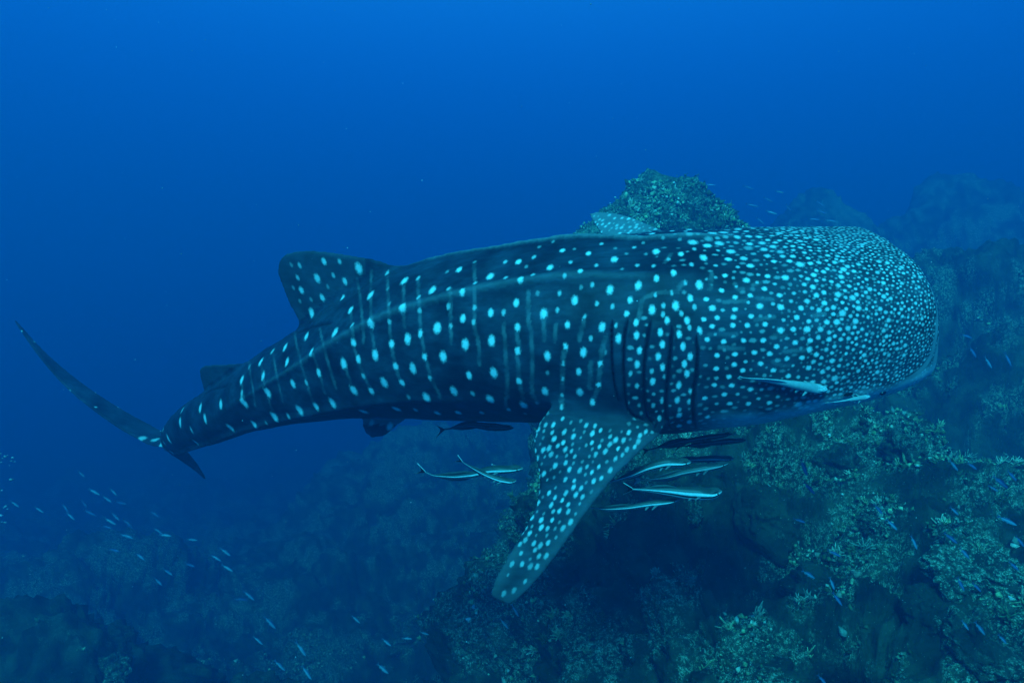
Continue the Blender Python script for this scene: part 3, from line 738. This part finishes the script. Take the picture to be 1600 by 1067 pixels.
# belly: pale below a wavering line
wav = .07 * fbm(SV * 6, 3, 4)
belly = sstep(.16, .40, -rel_b + wav + .12 * sstep(1.0, 1.6, SV[:, 0])) * sstep(.75, 1.05, SV[:, 0])
belly = np.maximum(belly, sstep(.80, 1.0, -rel_b + wav) * .3)
belly = np.where(on_trunk, belly, 0)
belly = np.maximum(belly, np.where(pf & (edge_d < .07),  .10 * sstep(.075, .012, edge_d), 0))     # paler fin margin
tip = (~on_trunk) & (SV[:, 0] < -2.95)
belly = np.maximum(belly, tip * .0)
belly = np.maximum(belly, ((~on_trunk) & (SV[:, 1] > 3.95) & (SV[:, 0] > 0)) * .30)
fin1 = (~on_trunk) & (SV[:, 0] < -.8) & (SV[:, 0] > -2.7)
belly = np.maximum(belly, fin1 * .05)
belly = np.maximum(belly, np.where(on_trunk, .05 * sstep(.7, 1.5, SV[:, 0]), 0))      # head lightened: the look of fine dots and haze, put into its colour
# ridge crests are paler than the skin beside them
crest = np.zeros(nv)
RI = RIDGE_BACK * 1.0 + RIDGE_SIDE * .42 + RIDGE_KEEL * .12
thv = np.arctan2(rel_a, rel_b) % (2 * np.pi)
crest = np.where(on_trunk, np.clip(RI[near, np.round(thv / (2 * np.pi) * NV).astype(int) % NV] / .020 - .35, 0, 1), 0)
belly = np.maximum(belly, .38 * crest)
# pale lip along the front edge of the jaw
lip = resample(np.array([SV[pick(*q)] for q in [(1461,452),(1463.5,480),(1463.5,515),(1457,552),(1445,572),(1428,588),(1405,603),(1375,618)]]), 60)
hd = np.nonzero(SV[:, 0] > 1.2)[0]
ld_ = np.sqrt(((SV[hd, None] - lip[None]) ** 2).sum(2)).min(1)
lp = np.zeros(nv); lp[hd] = sstep(.024, .010, ld_)
lp = np.maximum(lp, sstep(1.868, 1.89, SV[:, 0]) * (rel_b < .25))
belly = np.maximum(belly, .55 * lp); field *= (1 - lp)

# gill slits and the notches behind the two back fins: real grooves with the flap in front standing proud
GILLS = [[(1030,490),(1025,560),(1027,650),(1032,740),(1045,810),(1055,858)],
 [(1100,485),(1085,570),(1080,680),(1085,790),(1095,880),(1130,920),(1180,945)],
 [(1205,490),(1190,560),(1178,650),(1172,750),(1175,860),(1190,930),(1240,968)],
 [(1298,515),(1290,640),(1278,760),(1270,870),(1275,950),(1300,985)],
 [(1408,555),(1412,650),(1410,730),(1398,800),(1392,880),(1400,960),(1415,992)]]
NOTCH = [[(457,523),(472,517),(487,511),(502,506),(521,504)], [(316,617),(326,611),(338,606),(355,603)]]
disp = np.zeros(nv); slit = np.zeros(nv)
def on_skin(pl, n):
    out = []
    for x, y in resample(np.array(pl, float), n):
        i = pick(x, y)
        if i is not None: out.append(SV[i] )
    out = np.array(out)
    for _ in range(3): out[1:-1] = (out[:-2] + 2 * out[1:-1] + out[2:]) / 4
    return out
GL = []
for g in GILLS: GL.append(on_skin([(600 + x / 2.884, 330 + y / 2.884) for x, y in g], 70))
NL = [on_skin(g, 30) for g in NOTCH]
for li, line in enumerate(GL + NL):
    isg = li < len(GL)
    lo, hi = line.min(0) - .08, line.max(0) + .08
    ii = np.nonzero(((SV > lo) & (SV < hi)).all(1))[0]
    dv = SV[ii, None] - line[None]; d2 = (dv ** 2).sum(2); kk = d2.argmin(1); dd = np.sqrt(d2[np.arange(len(ii)), kk])
    side = -(dv[np.arange(len(ii)), kk] * ST_T[ii]).sum(1)      # >0 on the head side
    tpos = kk / (len(line) - 1); endf = np.minimum(np.minimum(tpos, 1 - tpos) * 8, 1)
    if isg:
        flap = np.where(side > 0, np.exp(-side / .030), 0) * sstep(.075, .05, dd) * .017
        disp[ii] += endf * (flap - .015 * np.exp(-(dd / .0065) ** 2))
    else:
        disp[ii] -= endf * .014 * np.exp(-(dd / .010) ** 2)
    slit[ii] = np.maximum(slit[ii], endf ** .5 * np.exp(-(dd / (.0072 if isg else .009)) ** 2))
    if isg: field[ii] *= 1 - .9 * np.exp(-(dd / .012) ** 2)
disp += .0035 * fbm(SV * 7, 3, 9) * on_trunk
SV2 = SV + SN * disp[:, None]
me.vertices.foreach_set('co', SV2.astype(np.float32).ravel()); me.update()
me.materials.clear(); me.materials.append(M_SHARK)
me.polygons.foreach_set('use_smooth', np.ones(len(me.polygons), bool))
fattr(me, 'spot', field); fattr(me, 'bright', bright); fattr(me, 'belly', np.clip(belly, 0, 1)); fattr(me, 'slit', np.clip(slit, 0, 1))
shark = bpy.data.objects.new('whale_shark', me); COL.objects.link(shark)
tag(shark, 'huge whale shark with white spots on dark blue skin swimming to the right', 'shark')

def tube(path, radii, nv_=10, flat=1.0, ref=(0, 0, 1)):
    """closed tube round a path with tapering radii; returns verts, quads+caps"""
    path = np.asarray(path, float); n = len(path)
    t = np.gradient(path, axis=0); t /= np.linalg.norm(t, axis=1)[:, None]
    s = np.cross(t, np.asarray(ref, float)); s /= np.linalg.norm(s, axis=1)[:, None] + 1e-9; u = np.cross(s, t)
    a = np.linspace(0, 2 * np.pi, nv_, endpoint=False)
    r = np.asarray(radii)[:, None, None]
    P = path[:, None] + r * (np.cos(a)[None, :, None] * s[:, None] * flat + np.sin(a)[None, :, None] * u[:, None])
    f = [list(q) for q in grid_faces(n, nv_, True)] + [list(range(nv_))[::-1], [(n-1) * nv_ + j for j in range(nv_)]]
    return P.reshape(-1, 3), f
for line in GL:
    i0 = [kdv.find(Vector(p))[1] for p in line]
    path = SV2[i0] + SN[i0] * .0005
    for _ in range(2): path[1:-1] = (path[:-2] + 2 * path[1:-1] + path[2:]) / 4
    rr = .0047 * np.sin(np.linspace(.12, np.pi - .12, len(path))) ** .6
    v, f = tube(path, rr, 8)
    mesh_obj('gill_slit', v, f, M_SLIT, parent=shark)
def pit(name, px, py, w, h, mat):
    i = pick(px, py); n = SN[i]; t = -ST_T[i]; t = t - n * (t @ n); t /= np.linalg.norm(t); u = np.cross(n, t)
    v = ICO2_V * np.array([w, h, .009]); v = SV2[i] + v[:, :1] * t + v[:, 1:2] * u + (v[:, 2:3] + .001) * n
    return mesh_obj(name, v, ICO2_F, mat, parent=shark)
_b = bmesh.new(); bmesh.ops.create_icosphere(_b, subdivisions=3, radius=1)
ICO2_V = np.array([v.co for v in _b.verts]); ICO2_F = np.array([[v.index for v in f.verts] for f in _b.faces]); _b.free()
pit('eye', 1379, 613, .0165, .0095, M_EYE)
pit('spiracle', 1325, 615, .021, .0085, M_SLIT)

# ------------------------------------------------------------------ coral heads that can be told apart on the slope
tq = np.where(PT[:, 1:2] > .5, PT, np.array([[0, .5, 99.]])); tqx, tqy = proj(tq); tdep = np.linalg.norm(PT, axis=1)
def reef_pick(px, py):
    m_ = np.nonzero((np.abs(tqx - px) < 9) & (np.abs(tqy - py) < 9))[0]
    if len(m_) == 0: m_ = np.nonzero((np.abs(tqx - px) < 30) & (np.abs(tqy - py) < 30))[0]
    return int(m_[np.argmin(tdep[m_])])
def coral_head(px, py, size, pale, label, flat=.7, seed=0, lump=.25, name='coral_head', group='coral heads on the reef'):
    i = reef_pick(px, py); c = PT[i]; n = PT_N[i] * .5 + np.array([0, -.3, .6]); n /= np.linalg.norm(n)
    nu, nvv = 60, 96
    t = np.linspace(0, 1, nu)[:, None]; a = np.linspace(0, 2 * np.pi, nvv, endpoint=False)[None]
    ph = t * np.pi * .72
    P = np.stack([np.sin(ph) * np.cos(a), np.sin(ph) * np.sin(a) + 0 * ph, np.cos(ph) * flat + 0 * a], -1).reshape(-1, 3)
    Nn = P / np.linalg.norm(P, axis=1)[:, None]
    f, idv = worley(P * 2.6 + seed * 1.37, seed); f2, _ = worley(P * 7 + seed, seed + 5)
    P = P + Nn * (lump * (.55 - f) * (.5 + idv) + .4 * lump * (.5 - f2) + .30 * fbm(P * 1.3 + seed, 3, seed) + .05 * fbm(P * 7 + seed, 3, seed + 2) + .03 * fbm(P * 20 + seed, 2, seed + 4))[:, None]
    P[:nvv] = P[:nvv].mean(0)
    t1 = np.cross(n, (1, 0, .2)); t1 /= np.linalg.norm(t1); t2 = np.cross(n, t1)
    W = c - n * size * .28 + size * (P[:, :1] * t1 * rng.uniform(.9, 1.3) + P[:, 1:2] * t2 + P[:, 2:3] * n)
    o = mesh_obj(name, W, grid_faces(nu, nvv, True), M_REEF)
    fattr(o.data, 'pale', np.clip(pale + .5 * fbm(W * 5, 3, seed + 3), 0, 1) if pale > .05 else np.zeros(len(W)))
    tag(o, label, 'coral', group)
coral_head(1020, 862, .36, 0.0, 'broad smooth dark boulder coral on the slope right of the near pectoral fin', .6, 1, .10)
coral_head(1196, 806, .27, 0.0, 'smooth dark boulder coral right of the boldly striped remora', .7, 2, .08)
coral_head(1093, 797, .12, .7, 'small green rounded coral head just under the boldly striped remora', .7, 3, .2)
coral_head(1402, 690, .17, .5, "grey porous coral head below the whale shark's chin", .9, 4, .35)
coral_head(1442, 935, .16, 0.0, 'dark smooth dome coral beside the black hollow', .8, 5, .08)
coral_head(1262, 905, .22, 0.0, 'dark boulder coral left of the black hollow', .6, 6, .12)
coral_head(1318, 712, .20, .1, "dark dome coral beneath the shark's mouth", .7, 7, .1)
coral_head(1535, 985, .24, .35, 'olive lumpy coral head low at the right edge', .7, 8, .3)
coral_head(640, 985, .40, .5, 'pale hazy coral head low on the far slope left of the pectoral fin tip', .8, 9, .35)
coral_head(560, 800, .30, .7, 'hazy coral head on the far slope below the pelvic fin', .6, 10, .4)
coral_head(180, 1040, .22, .7, 'greenish lumpy coral head at the bottom left', .6, 11, .35)
coral_head(1356, 800, .12, .9, 'small tan coral head on the bright part of the slope', .6, 12, .4)
coral_head(1522, 868, .26, 1.3, 'long pale ledge of plate coral on the right', .3, 13, .5, 'plate_coral')
coral_head(1532, 822, .15, 1.2, 'smaller pale plate coral above the long pale ledge', .35, 14, .5, 'plate_coral')

# ------------------------------------------------------------------ remoras
def remora(px_path, label, hgt, style='striped', up=(0, -.35, 1), fan=1.0):
    pts = np.array([at(*q) for q in px_path]); n = 64
    path = resample(pts, n); t = np.linspace(0, 1, n)
    L = np.linalg.norm(np.diff(path, axis=0), axis=1).sum()
    tg = np.gradient(path, axis=0); tg /= np.linalg.norm(tg, axis=1)[:, None]
    up = np.array(up, float); up /= np.linalg.norm(up)
    sd_ = np.cross(tg, up); sd_ /= np.linalg.norm(sd_, axis=1)[:, None]; uu = np.cross(sd_, tg)
    h = hgt * np.interp(t, [0, .06, .2, .4, .6, .75, .88, .95, .985, 1], [.17, .19, .36, .68, .94, 1, .84, .56, .30, .06])
    w = h * np.interp(t, [0, .3, .7, .9, 1], [.55, .75, .95, 1.25, 1.3])
    nv_ = 28; a = np.linspace(0, 2 * np.pi, nv_, endpoint=False); ca, sa = np.cos(a), np.sin(a)
    top = np.interp(t, [0, .75, .9, 1], [1, 1, .62, .45])[:, None]          # the head is flat on top, where the sucker sits
    vz = h[:, None] * np.where(ca > 0, ca * top, ca)[None] if False else h[:, None] * np.where(ca[None] > 0, ca[None] * top, ca[None])
    P = path[:, None] + (w[:, None] * sa[None])[..., None] * sd_[:, None] + vz[..., None] * uu[:, None]
    deg = np.degrees(np.abs(np.arctan2(sa, ca)))
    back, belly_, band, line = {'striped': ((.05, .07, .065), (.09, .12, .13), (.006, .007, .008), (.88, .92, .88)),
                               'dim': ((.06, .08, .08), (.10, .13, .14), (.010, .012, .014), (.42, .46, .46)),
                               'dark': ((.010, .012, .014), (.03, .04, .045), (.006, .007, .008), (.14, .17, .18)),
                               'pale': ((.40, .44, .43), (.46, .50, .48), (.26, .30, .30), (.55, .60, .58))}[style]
    def ring_tone(dg):
        c = np.tile(np.array(back), (len(dg), 1))
        c[(dg > 58) & (dg <= 78)] = line; c[(dg > 78) & (dg <= 104)] = band; c[(dg > 104) & (dg <= 120)] = line; c[dg > 120] = belly_
        return c
    tone = np.tile(ring_tone(deg)[None], (n, 1, 1))
    if style == 'striped': tone[t > .95] = tone[t > .95] * .6 + np.array([.3, .33, .32]) * .4
    verts = [P.reshape(-1, 3)]; faces = [list(q) for q in grid_faces(n, nv_, True)]; cols = [tone.reshape(-1, 3)]
    faces += [list(range(nv_))[::-1], [(n-1) * nv_ + j for j in range(nv_)]]
    cnt = n * nv_
    def sheet(rows, cols_, thick=.0018):
        """a thin fin with real thickness: rows of points, offset both ways along the local normal"""
        nonlocal cnt
        G = np.asarray(rows, float); k, m2 = G.shape[:2]
        nr = np.cross(np.gradient(G, axis=0), np.gradient(G, axis=1)); nr /= np.linalg.norm(nr, axis=2, keepdims=True) + 1e-9
        V2 = np.concatenate([(G + nr * thick).reshape(-1, 3), (G - nr * thick).reshape(-1, 3)])
        f1 = grid_faces(k, m2); f2 = f1[:, ::-1] + k * m2
        br = [i * m2 for i in range(k)] + [(k-1) * m2 + j for j in range(1, m2)] + [i * m2 + m2 - 1 for i in range(k-2, -1, -1)] + [j for j in range(m2-2, 0, -1)]
        side = [[br[i], br[(i+1) % len(br)], br[(i+1) % len(br)] + k * m2, br[i] + k * m2] for i in range(len(br))]
        for f in list(f1) + list(f2) + side: faces.append([int(x) + cnt for x in f])
        verts.append(V2); cols.append(np.concatenate([cols_.reshape(-1, 3)] * 2)); cnt += len(V2)
    # tail fan: black, edged white
    b0, tg0, u0 = path[0], -tg[0], uu[0]
    k, m2 = 8, 9; g = np.zeros((k, m2, 3)); cc = np.zeros((k, m2, 3))
    for i in range(k):
        s = i / (k - 1)
        for j in range(m2):
            v = j / (m2 - 1) * 2 - 1
            ext = fan * L * (.045 + .055 * abs(v) ** 1.5) * s
            g[i, j] = b0 + tg0 * (ext - .006 * L) + u0 * v * (h[0] * .9 + fan * L * .062 * s)
            cc[i, j] = line if abs(v) > .86 else ((.35, .42, .40) if style == 'dim' else (.006, .007, .008) if style != 'pale' else (.4, .44, .43))
    sheet(g, cc)
    def strip(t0, t1, sgn, hh, tn):
        ii = np.nonzero((t >= t0) & (t <= t1))[0]; x = (t[ii] - t0) / (t1 - t0)
        prof = np.minimum(x * 2.2, 1) ** 1.0 * np.where(x > .7, np.maximum(np.cos((x - .7) / .3 * np.pi / 2), 0) ** .7 + .02, 1) + .02
        base_ = path[ii] + sgn * uu[ii] * (h[ii] * .85)[:, None]; tipp = base_ + sgn * uu[ii] * (L * hh * prof)[:, None] - tg[ii] * (L * hh * .7 * prof)[:, None]
        G = np.stack([base_, (base_ + tipp) / 2, tipp], 1)
        sheet(G, np.tile(np.array(tn), (len(ii), 3, 1)))
    strip(.10, .50, 1, .034, np.array(back) * 1.3); strip(.12, .48, -1, .028, belly_)
    for sg in (-1, 1):                                                        # pectoral and pelvic fins
        for t0, ln, dn in ((.76, .085, -.1), (.66, .05, -.6)):
            i = int(t0 * (n - 1)); root = path[i] + sg * sd_[i] * w[i] * .85 + uu[i] * h[i] * dn * .5
            out_ = sg * sd_[i] * .8 + uu[i] * dn * .6 - tg[i] * .75; out_ /= np.linalg.norm(out_)
            G = np.array([[root + tg[i] * L * .022 * (1 - v) * (1 - s * .6) - tg[i] * L * .022 * v * (1 - s * .6) + out_ * ln * L * s * (1 - .25 * (v - .3) ** 2) for v in np.linspace(0, 1, 4)] for s in np.linspace(0, 1, 6)])
            sheet(G, np.tile(np.array(line) * .15 + np.array(belly_) * .6, (6, 4, 1)))
    o = mesh_obj('remora', np.concatenate(verts), faces, M_REMORA)
    cattr(o.data, 'tone', np.concatenate(cols)); tag(o, label, 'remora', 'remoras riding with the whale shark')
    # sucker plate on the head, and the near eye
    i = int(.90 * (n - 1)); G = ICO2_V * np.array([.085 * L, w[i] * .72, h[i] * .16])
    dv = path[i] + G[:, :1] * tg[i] + G[:, 1:2] * sd_[i] + (G[:, 2:3] + h[i] * float(top[i, 0]) * .93) * uu[i]
    d_ = mesh_obj('suction_disc', dv, ICO2_F, M_REMORA, parent=o)
    slat = (np.sin(ICO2_V[:, 0] * 40) > 0)[:, None]
    cattr(d_.data, 'tone', np.array(back)[None] * np.where(slat, 1.6, .8))
    i = int(.945 * (n - 1)); s_ = sd_[i] * (1 if (sd_[i] @ path[i]) < 0 else -1)
    mesh_obj('eye', path[i] + s_ * w[i] * .93 + uu[i] * h[i] * .1 + ICO2_V * min(.0055, h[i] * .25), ICO2_F, M_EYE, parent=o)
    return o
def skin(px, py, off=.02):
    i = pick(px, py); return SV2[i][1] - off
remora([(1159,590,skin(1165,590)),(1185,593,skin(1185,593)),(1215,597,skin(1215,597)),(1245,602,skin(1245,602)),(1270,606,skin(1270,606)),(1294,609,skin(1290,608))], "pale grey remora clinging to the whale shark's cheek", .021, 'pale', (0, -1, .35), .45)
remora([(1294,629,skin(1294,622)),(1315,627,skin(1315,620)),(1338,623,skin(1338,618)),(1360,619,skin(1358,614))], "small pale remora along the whale shark's jaw", .010, 'pale', (0, -1, .2), .6)
remora([(664,737,3.32),(680,743,3.31),(705,744.5,3.3),(735,742,3.28),(765,735,3.26),(790,733,3.25),(818,731,3.25)], 'striped remora swimming level left of the near pectoral fin', .021, up=(.1, -.55, 1))
remora([(722,721,3.12),(740,732,3.11),(765,744,3.1),(785,750,3.09),(799,751.5,3.08),(807,750,3.08)], 'striped remora slanting down across the level one left of the pectoral fin', .015, up=(.1, -.6, 1), fan=1.2)
remora([(694,671,3.66),(715,667.5,3.64),(740,664,3.62),(770,667,3.60),(803,668,3.58)], 'dark remora tucked under the belly behind the pectoral fin', .021, 'dark', (0, .3, 1), 1.4)
remora([(950,754,3.16),(985,743,3.15),(1015,730,3.14),(1045,723,3.13),(1080,721.5,3.12)], 'bright striped remora just right of the pectoral fin, nose up', .024, up=(0, -.5, 1))
remora([(1000,750,3.32),(1035,747,3.31),(1070,738,3.3),(1105,731,3.29),(1138,723,3.28)], 'dim striped remora below the nose of the bright one', .021, 'dim', (0, -.4, 1))
remora([(1035,722,3.5),(1060,720,3.48),(1090,718,3.46),(1120,716.5,3.45),(1147,716,3.44)], 'faint grey remora behind the pair under the gills', .019, 'dim', (0, -.4, 1))
remora([(988,764,3.04),(1015,765.5,3.03),(1045,767.5,3.02),(1080,770.5,3.01),(1108,770.5,3.0),(1128,766.5,3.0)], 'boldly striped remora with a black tail, lowest but one', .030, up=(0, -.35, 1), fan=1.1)
remora([(917,792,3.10),(945,795,3.09),(975,793.5,3.08),(1010,788,3.07),(1040,784,3.06),(1062,780,3.06)], 'thin striped remora lowest of the group, tail behind the pectoral fin', .015, up=(0, -.5, 1))
remora([(1012,703,3.42),(1045,695,3.40),(1075,689,3.38),(1105,684,3.36),(1145,677,3.34)], "dark remora pressed under the whale shark's throat", .016, 'dark', (0, -.2, 1))
remora([(1062,698,3.52),(1090,695,3.5),(1115,692,3.48),(1140,689,3.46),(1166,687,3.45)], 'dark remora just below the one under the throat', .016, 'dark', (0, -.2, 1))

# ------------------------------------------------------------------ schooling fish
def fish_mesh():
    n, k = 26, 14; t = np.linspace(0, 1, n)      # nose at +x
    h = np.interp(t, [0, .04, .14, .3, .5, .75, .9, 1], [.004, .030, .066, .094, .098, .060, .024, .018]); w = h * .55
    a = np.linspace(0, 2 * np.pi, k, endpoint=False)
    P = np.stack([np.repeat((.5 - t * .86)[:, None], k, 1), w[:, None] * np.sin(a)[None], h[:, None] * np.cos(a)[None]], -1).reshape(-1, 3)
    f = [list(map(int, q)) for q in grid_faces(n, k, True)] + [list(range(k))[::-1], [(n-1) * k + j for j in range(k)]]
    c = np.tile(np.where(np.cos(a) > .25, 0, 1)[None], (n, 1)).reshape(-1).astype(float)
    V = [P]; Cc = [c]; cnt = n * k
    def plate(pts, cval, th=.004):
        nonlocal cnt
        p_ = np.array(pts, float); m2 = len(p_)
        v = np.concatenate([np.c_[p_[:, 0], np.full(m2, th), p_[:, 1]], np.c_[p_[:, 0], np.full(m2, -th), p_[:, 1]]])
        f.append([cnt + i for i in range(m2)]); f.append([cnt + m2 + i for i in range(m2)][::-1])
        for i in range(m2): f.append([cnt + i, cnt + m2 + i, cnt + m2 + (i+1) % m2, cnt + (i+1) % m2])
        V.append(v); Cc.append(np.full(2 * m2, cval)); cnt += 2 * m2
    plate([(-.33,.016),(-.40,.055),(-.50,.115),(-.455,.045),(-.43,.0),(-.34,-.002)], 0)
    plate([(-.33,-.016),(-.34,.002),(-.43,.0),(-.455,-.045),(-.50,-.115),(-.40,-.055)], 0)
    plate([(.16,.085),(.10,.135),(-.05,.115),(-.24,.065),(-.22,.045),(.0,.085)], 0)
    plate([(-.08,-.075),(-.13,-.11),(-.26,-.06),(-.24,-.045)], 1)
    plate([(.12,-.085),(.06,-.13),(.03,-.09)], 1)
    return np.concatenate(V), f, np.concatenate(Cc)
FV, FF, FC = fish_mesh()
proto = None
ORD = ['', 'first', 'second', 'third', 'fourth', 'fifth', 'sixth', 'seventh', 'eighth', 'ninth', 'tenth', 'eleventh', 'twelfth', 'thirteenth', 'fourteenth', 'fifteenth', 'sixteenth', 'seventeenth', 'eighteenth', 'nineteenth',
       'twentieth', 'twenty-first', 'twenty-second', 'twenty-third', 'twenty-fourth', 'twenty-fifth', 'twenty-sixth', 'twenty-seventh', 'twenty-eighth', 'twenty-ninth', 'thirtieth', 'thirty-first', 'thirty-second', 'thirty-third', 'thirty-fourth', 'thirty-fifth', 'thirty-sixth', 'thirty-seventh', 'thirty-eighth', 'thirty-ninth', 'fortieth', 'forty-first', 'forty-second']
FISH_COLS = [((.02, .07, .17), (.08, .20, .36)), ((.03, .10, .20), (.16, .32, .42)), ((.05, .18, .30), (.30, .46, .52))]
FME = []
for ci, (bk, sd2) in enumerate(FISH_COLS):
    o = mesh_obj('fish_source', FV, FF, M_FISH); cattr(o.data, 'tone', np.array(bk)[None] * (1 - FC[:, None]) + np.array(sd2)[None] * FC[:, None])
    o.data.name = 'fish'; FME.append(o.data); bpy.data.objects.remove(o)
def school(lst_, Y, dY, kind, place, group, cols=(0, 1)):
    lst_ = sorted(lst_, key=lambda q: q[0])
    for r, (px, py, ln, ang_) in enumerate(lst_):
        yy = Y + random.uniform(-dY, dY)
        o = bpy.data.objects.new('fusilier', FME[random.choice(cols)]); COL.objects.link(o)
        o.location = at(px, py, yy)
        s = ln * yy / F * 1.06; o.scale = (s, s, s * random.uniform(.9, 1.1))
        # heading down right in the picture plane, with a little yaw of its own
        o.rotation_euler = (random.uniform(-.2, .2), math.radians(ang_), random.uniform(-.35, .35))
        tag(o, '%s fish, %s from the left %s' % (kind, ORD[r + 1], place), 'fish', group)
school([(147,768,19,35),(177,768,18,40),(167,779,20,30),(188,785,22,10),(131,786,20,42),(141,801,22,32),(180,806,20,35),(172,814,20,35),(200,818,24,40),(167,823,18,20),(197,837,24,20),
        (242,803,18,35),(247,829,18,35),(258,836,18,10),(300,843,16,10),(178,859,18,15),(219,869,18,35),(23,787,16,40),(102,793,20,48),(61,796,16,40),(352,862,20,35),(337,871,20,30),(355,887,20,30),
        (296,882,18,15),(262,893,20,25),(247,908,18,35),(389,930,22,40),(375,936,22,10),(127,740,16,35),(110,806,18,40)], 7.2, .5, 'small slim blue', "in the school under the shark's tail", "school under the whale shark's tail", (0, 1, 2))
school([(422,972,26,50),(470,1013,27,46),(437,1039,24,48),(479,1050,26,52),(556,967,18,45),(598,1044,24,46),(604,1003,18,40),(663,989,15,18),(636,997,15,8),(403,1000,20,38),(788,974,22,52),(805,953,22,60)],
       6.2, .3, 'small slim blue', 'in the loose line along the bottom centre', 'fish along the bottom centre', (1, 2))
school([(1510,525,17,22),(1520,550,21,52),(1544,566,22,58),(1575,561,23,66),(1490,727,25,44),(1519,728,21,32),(1581,743,24,44),(1563,753,32,38),(1552,763,17,32),(1494,773,28,40)],
       5.2, .3, 'small bright blue', 'among those right of the shark\'s head', "fish right of the whale shark's head", (0, 0, 1))
school([(1491,798,22,40),(1573,813,30,26),(1594,846,24,48),(1584,884,22,40),(1428,847,24,66),(1393,819,22,46),(1372,795,20,50),(1303,864,22,25),(1308,935,24,55),(1485,840,24,40),(1507,864,26,46),
        (1501,912,24,62),(1526,917,22,44),(1508,976,18,56),(1531,981,24,55),(1566,998,20,48),(1256,730,28,70),(1264,762,24,48),(1249,813,20,20),(1263,897,28,32),(1300,911,20,70),(1285,1062,22,50)],
       3.9, .15, 'small bright blue', 'over the lower right reef', 'fish over the lower right reef', (0, 0, 1))
school([(1110,289,16,8),(1169,293,18,16),(1175,321,20,14),(1188,345,16,42),(1205,332,18,20),(1232,325,14,55),(1281,318,17,36),(1283,331,18,20),(1272,343,18,6),(1297,345,20,10),(1200,312,16,28),(1218,300,14,12)],
       8.8, .5, 'tiny pale blue', 'in the school beside the coral pinnacle', 'school beside the pinnacle', (0, 1))

# ------------------------------------------------------------------ a diver's bubbles at the left edge, and drifting specks
bp_ = []
for px, py in [(1,709),(4,716),(12,711),(18,720),(23,721),(15,727),(8,713),(2,722),(20,715),(18,749),(3,766),(9,791),(6,793),(1,805),(3,815),(8,816),(12,795)]:
    bp_.append(at(px, py, 6 + random.uniform(-.3, .3)))
bp_ = np.array(bp_); nb = len(bp_)
bo = blobs('bubbles', bp_, np.tile([0., 0., 1.], (nb, 1)), rng.uniform(.006, .013, nb), np.full((nb, 3), .85), ICO2_V * np.array([1, 1, .6]), ICO2_F, (.7, 1.0))
tag(bo, "scatter of tiny bright bubbles at the left edge below the shark's tail", 'bubbles', kind='stuff')
ns_ = 420
sp_ = np.stack([rng.uniform(800 - 900, 800 + 900, ns_), rng.uniform(-30, 1100, ns_)], 1); yy_ = rng.uniform(1.6, 9, ns_)
pos = np.array([at(a, b2, y) for (a, b2), y in zip(sp_, yy_)])
tag(blobs('plankton', pos, np.tile([0., 0., 1.], (ns_, 1)), rng.uniform(.0006, .0017, ns_) * np.sqrt(yy_), np.full((ns_, 3), .6), OCT_V, OCT_F), 'tiny pale specks of plankton drifting in the water', 'plankton', kind='stuff')


# ------------------------------------------------------------------ the sea water between everything
m = bpy.data.materials.new('sea_water'); m.use_nodes = True
ns, ls = m.node_tree.nodes, m.node_tree.links
ns.clear(); out = ns.new('ShaderNodeOutputMaterial'); pv = ns.new('ShaderNodeVolumePrincipled')
pv.inputs['Color'].default_value = (.001, .285, .585, 1); pv.inputs['Density'].default_value = .076; pv.inputs['Anisotropy'].default_value = .35
ls.new(pv.outputs[0], out.inputs['Volume'])
x0, x1, y0, y1, z0, z1 = -85, 85, -14, 90, -15, 7.0
hv = [(x, y, z) for x in (x0, x1) for y in (y0, y1) for z in (z0, z1)]
hz = mesh_obj('haze', hv, [(0,1,3,2),(4,6,7,5),(0,4,5,1),(2,3,7,6),(0,2,6,4),(1,5,7,3)], m, smooth=False)
tag(hz, kind='stuff')
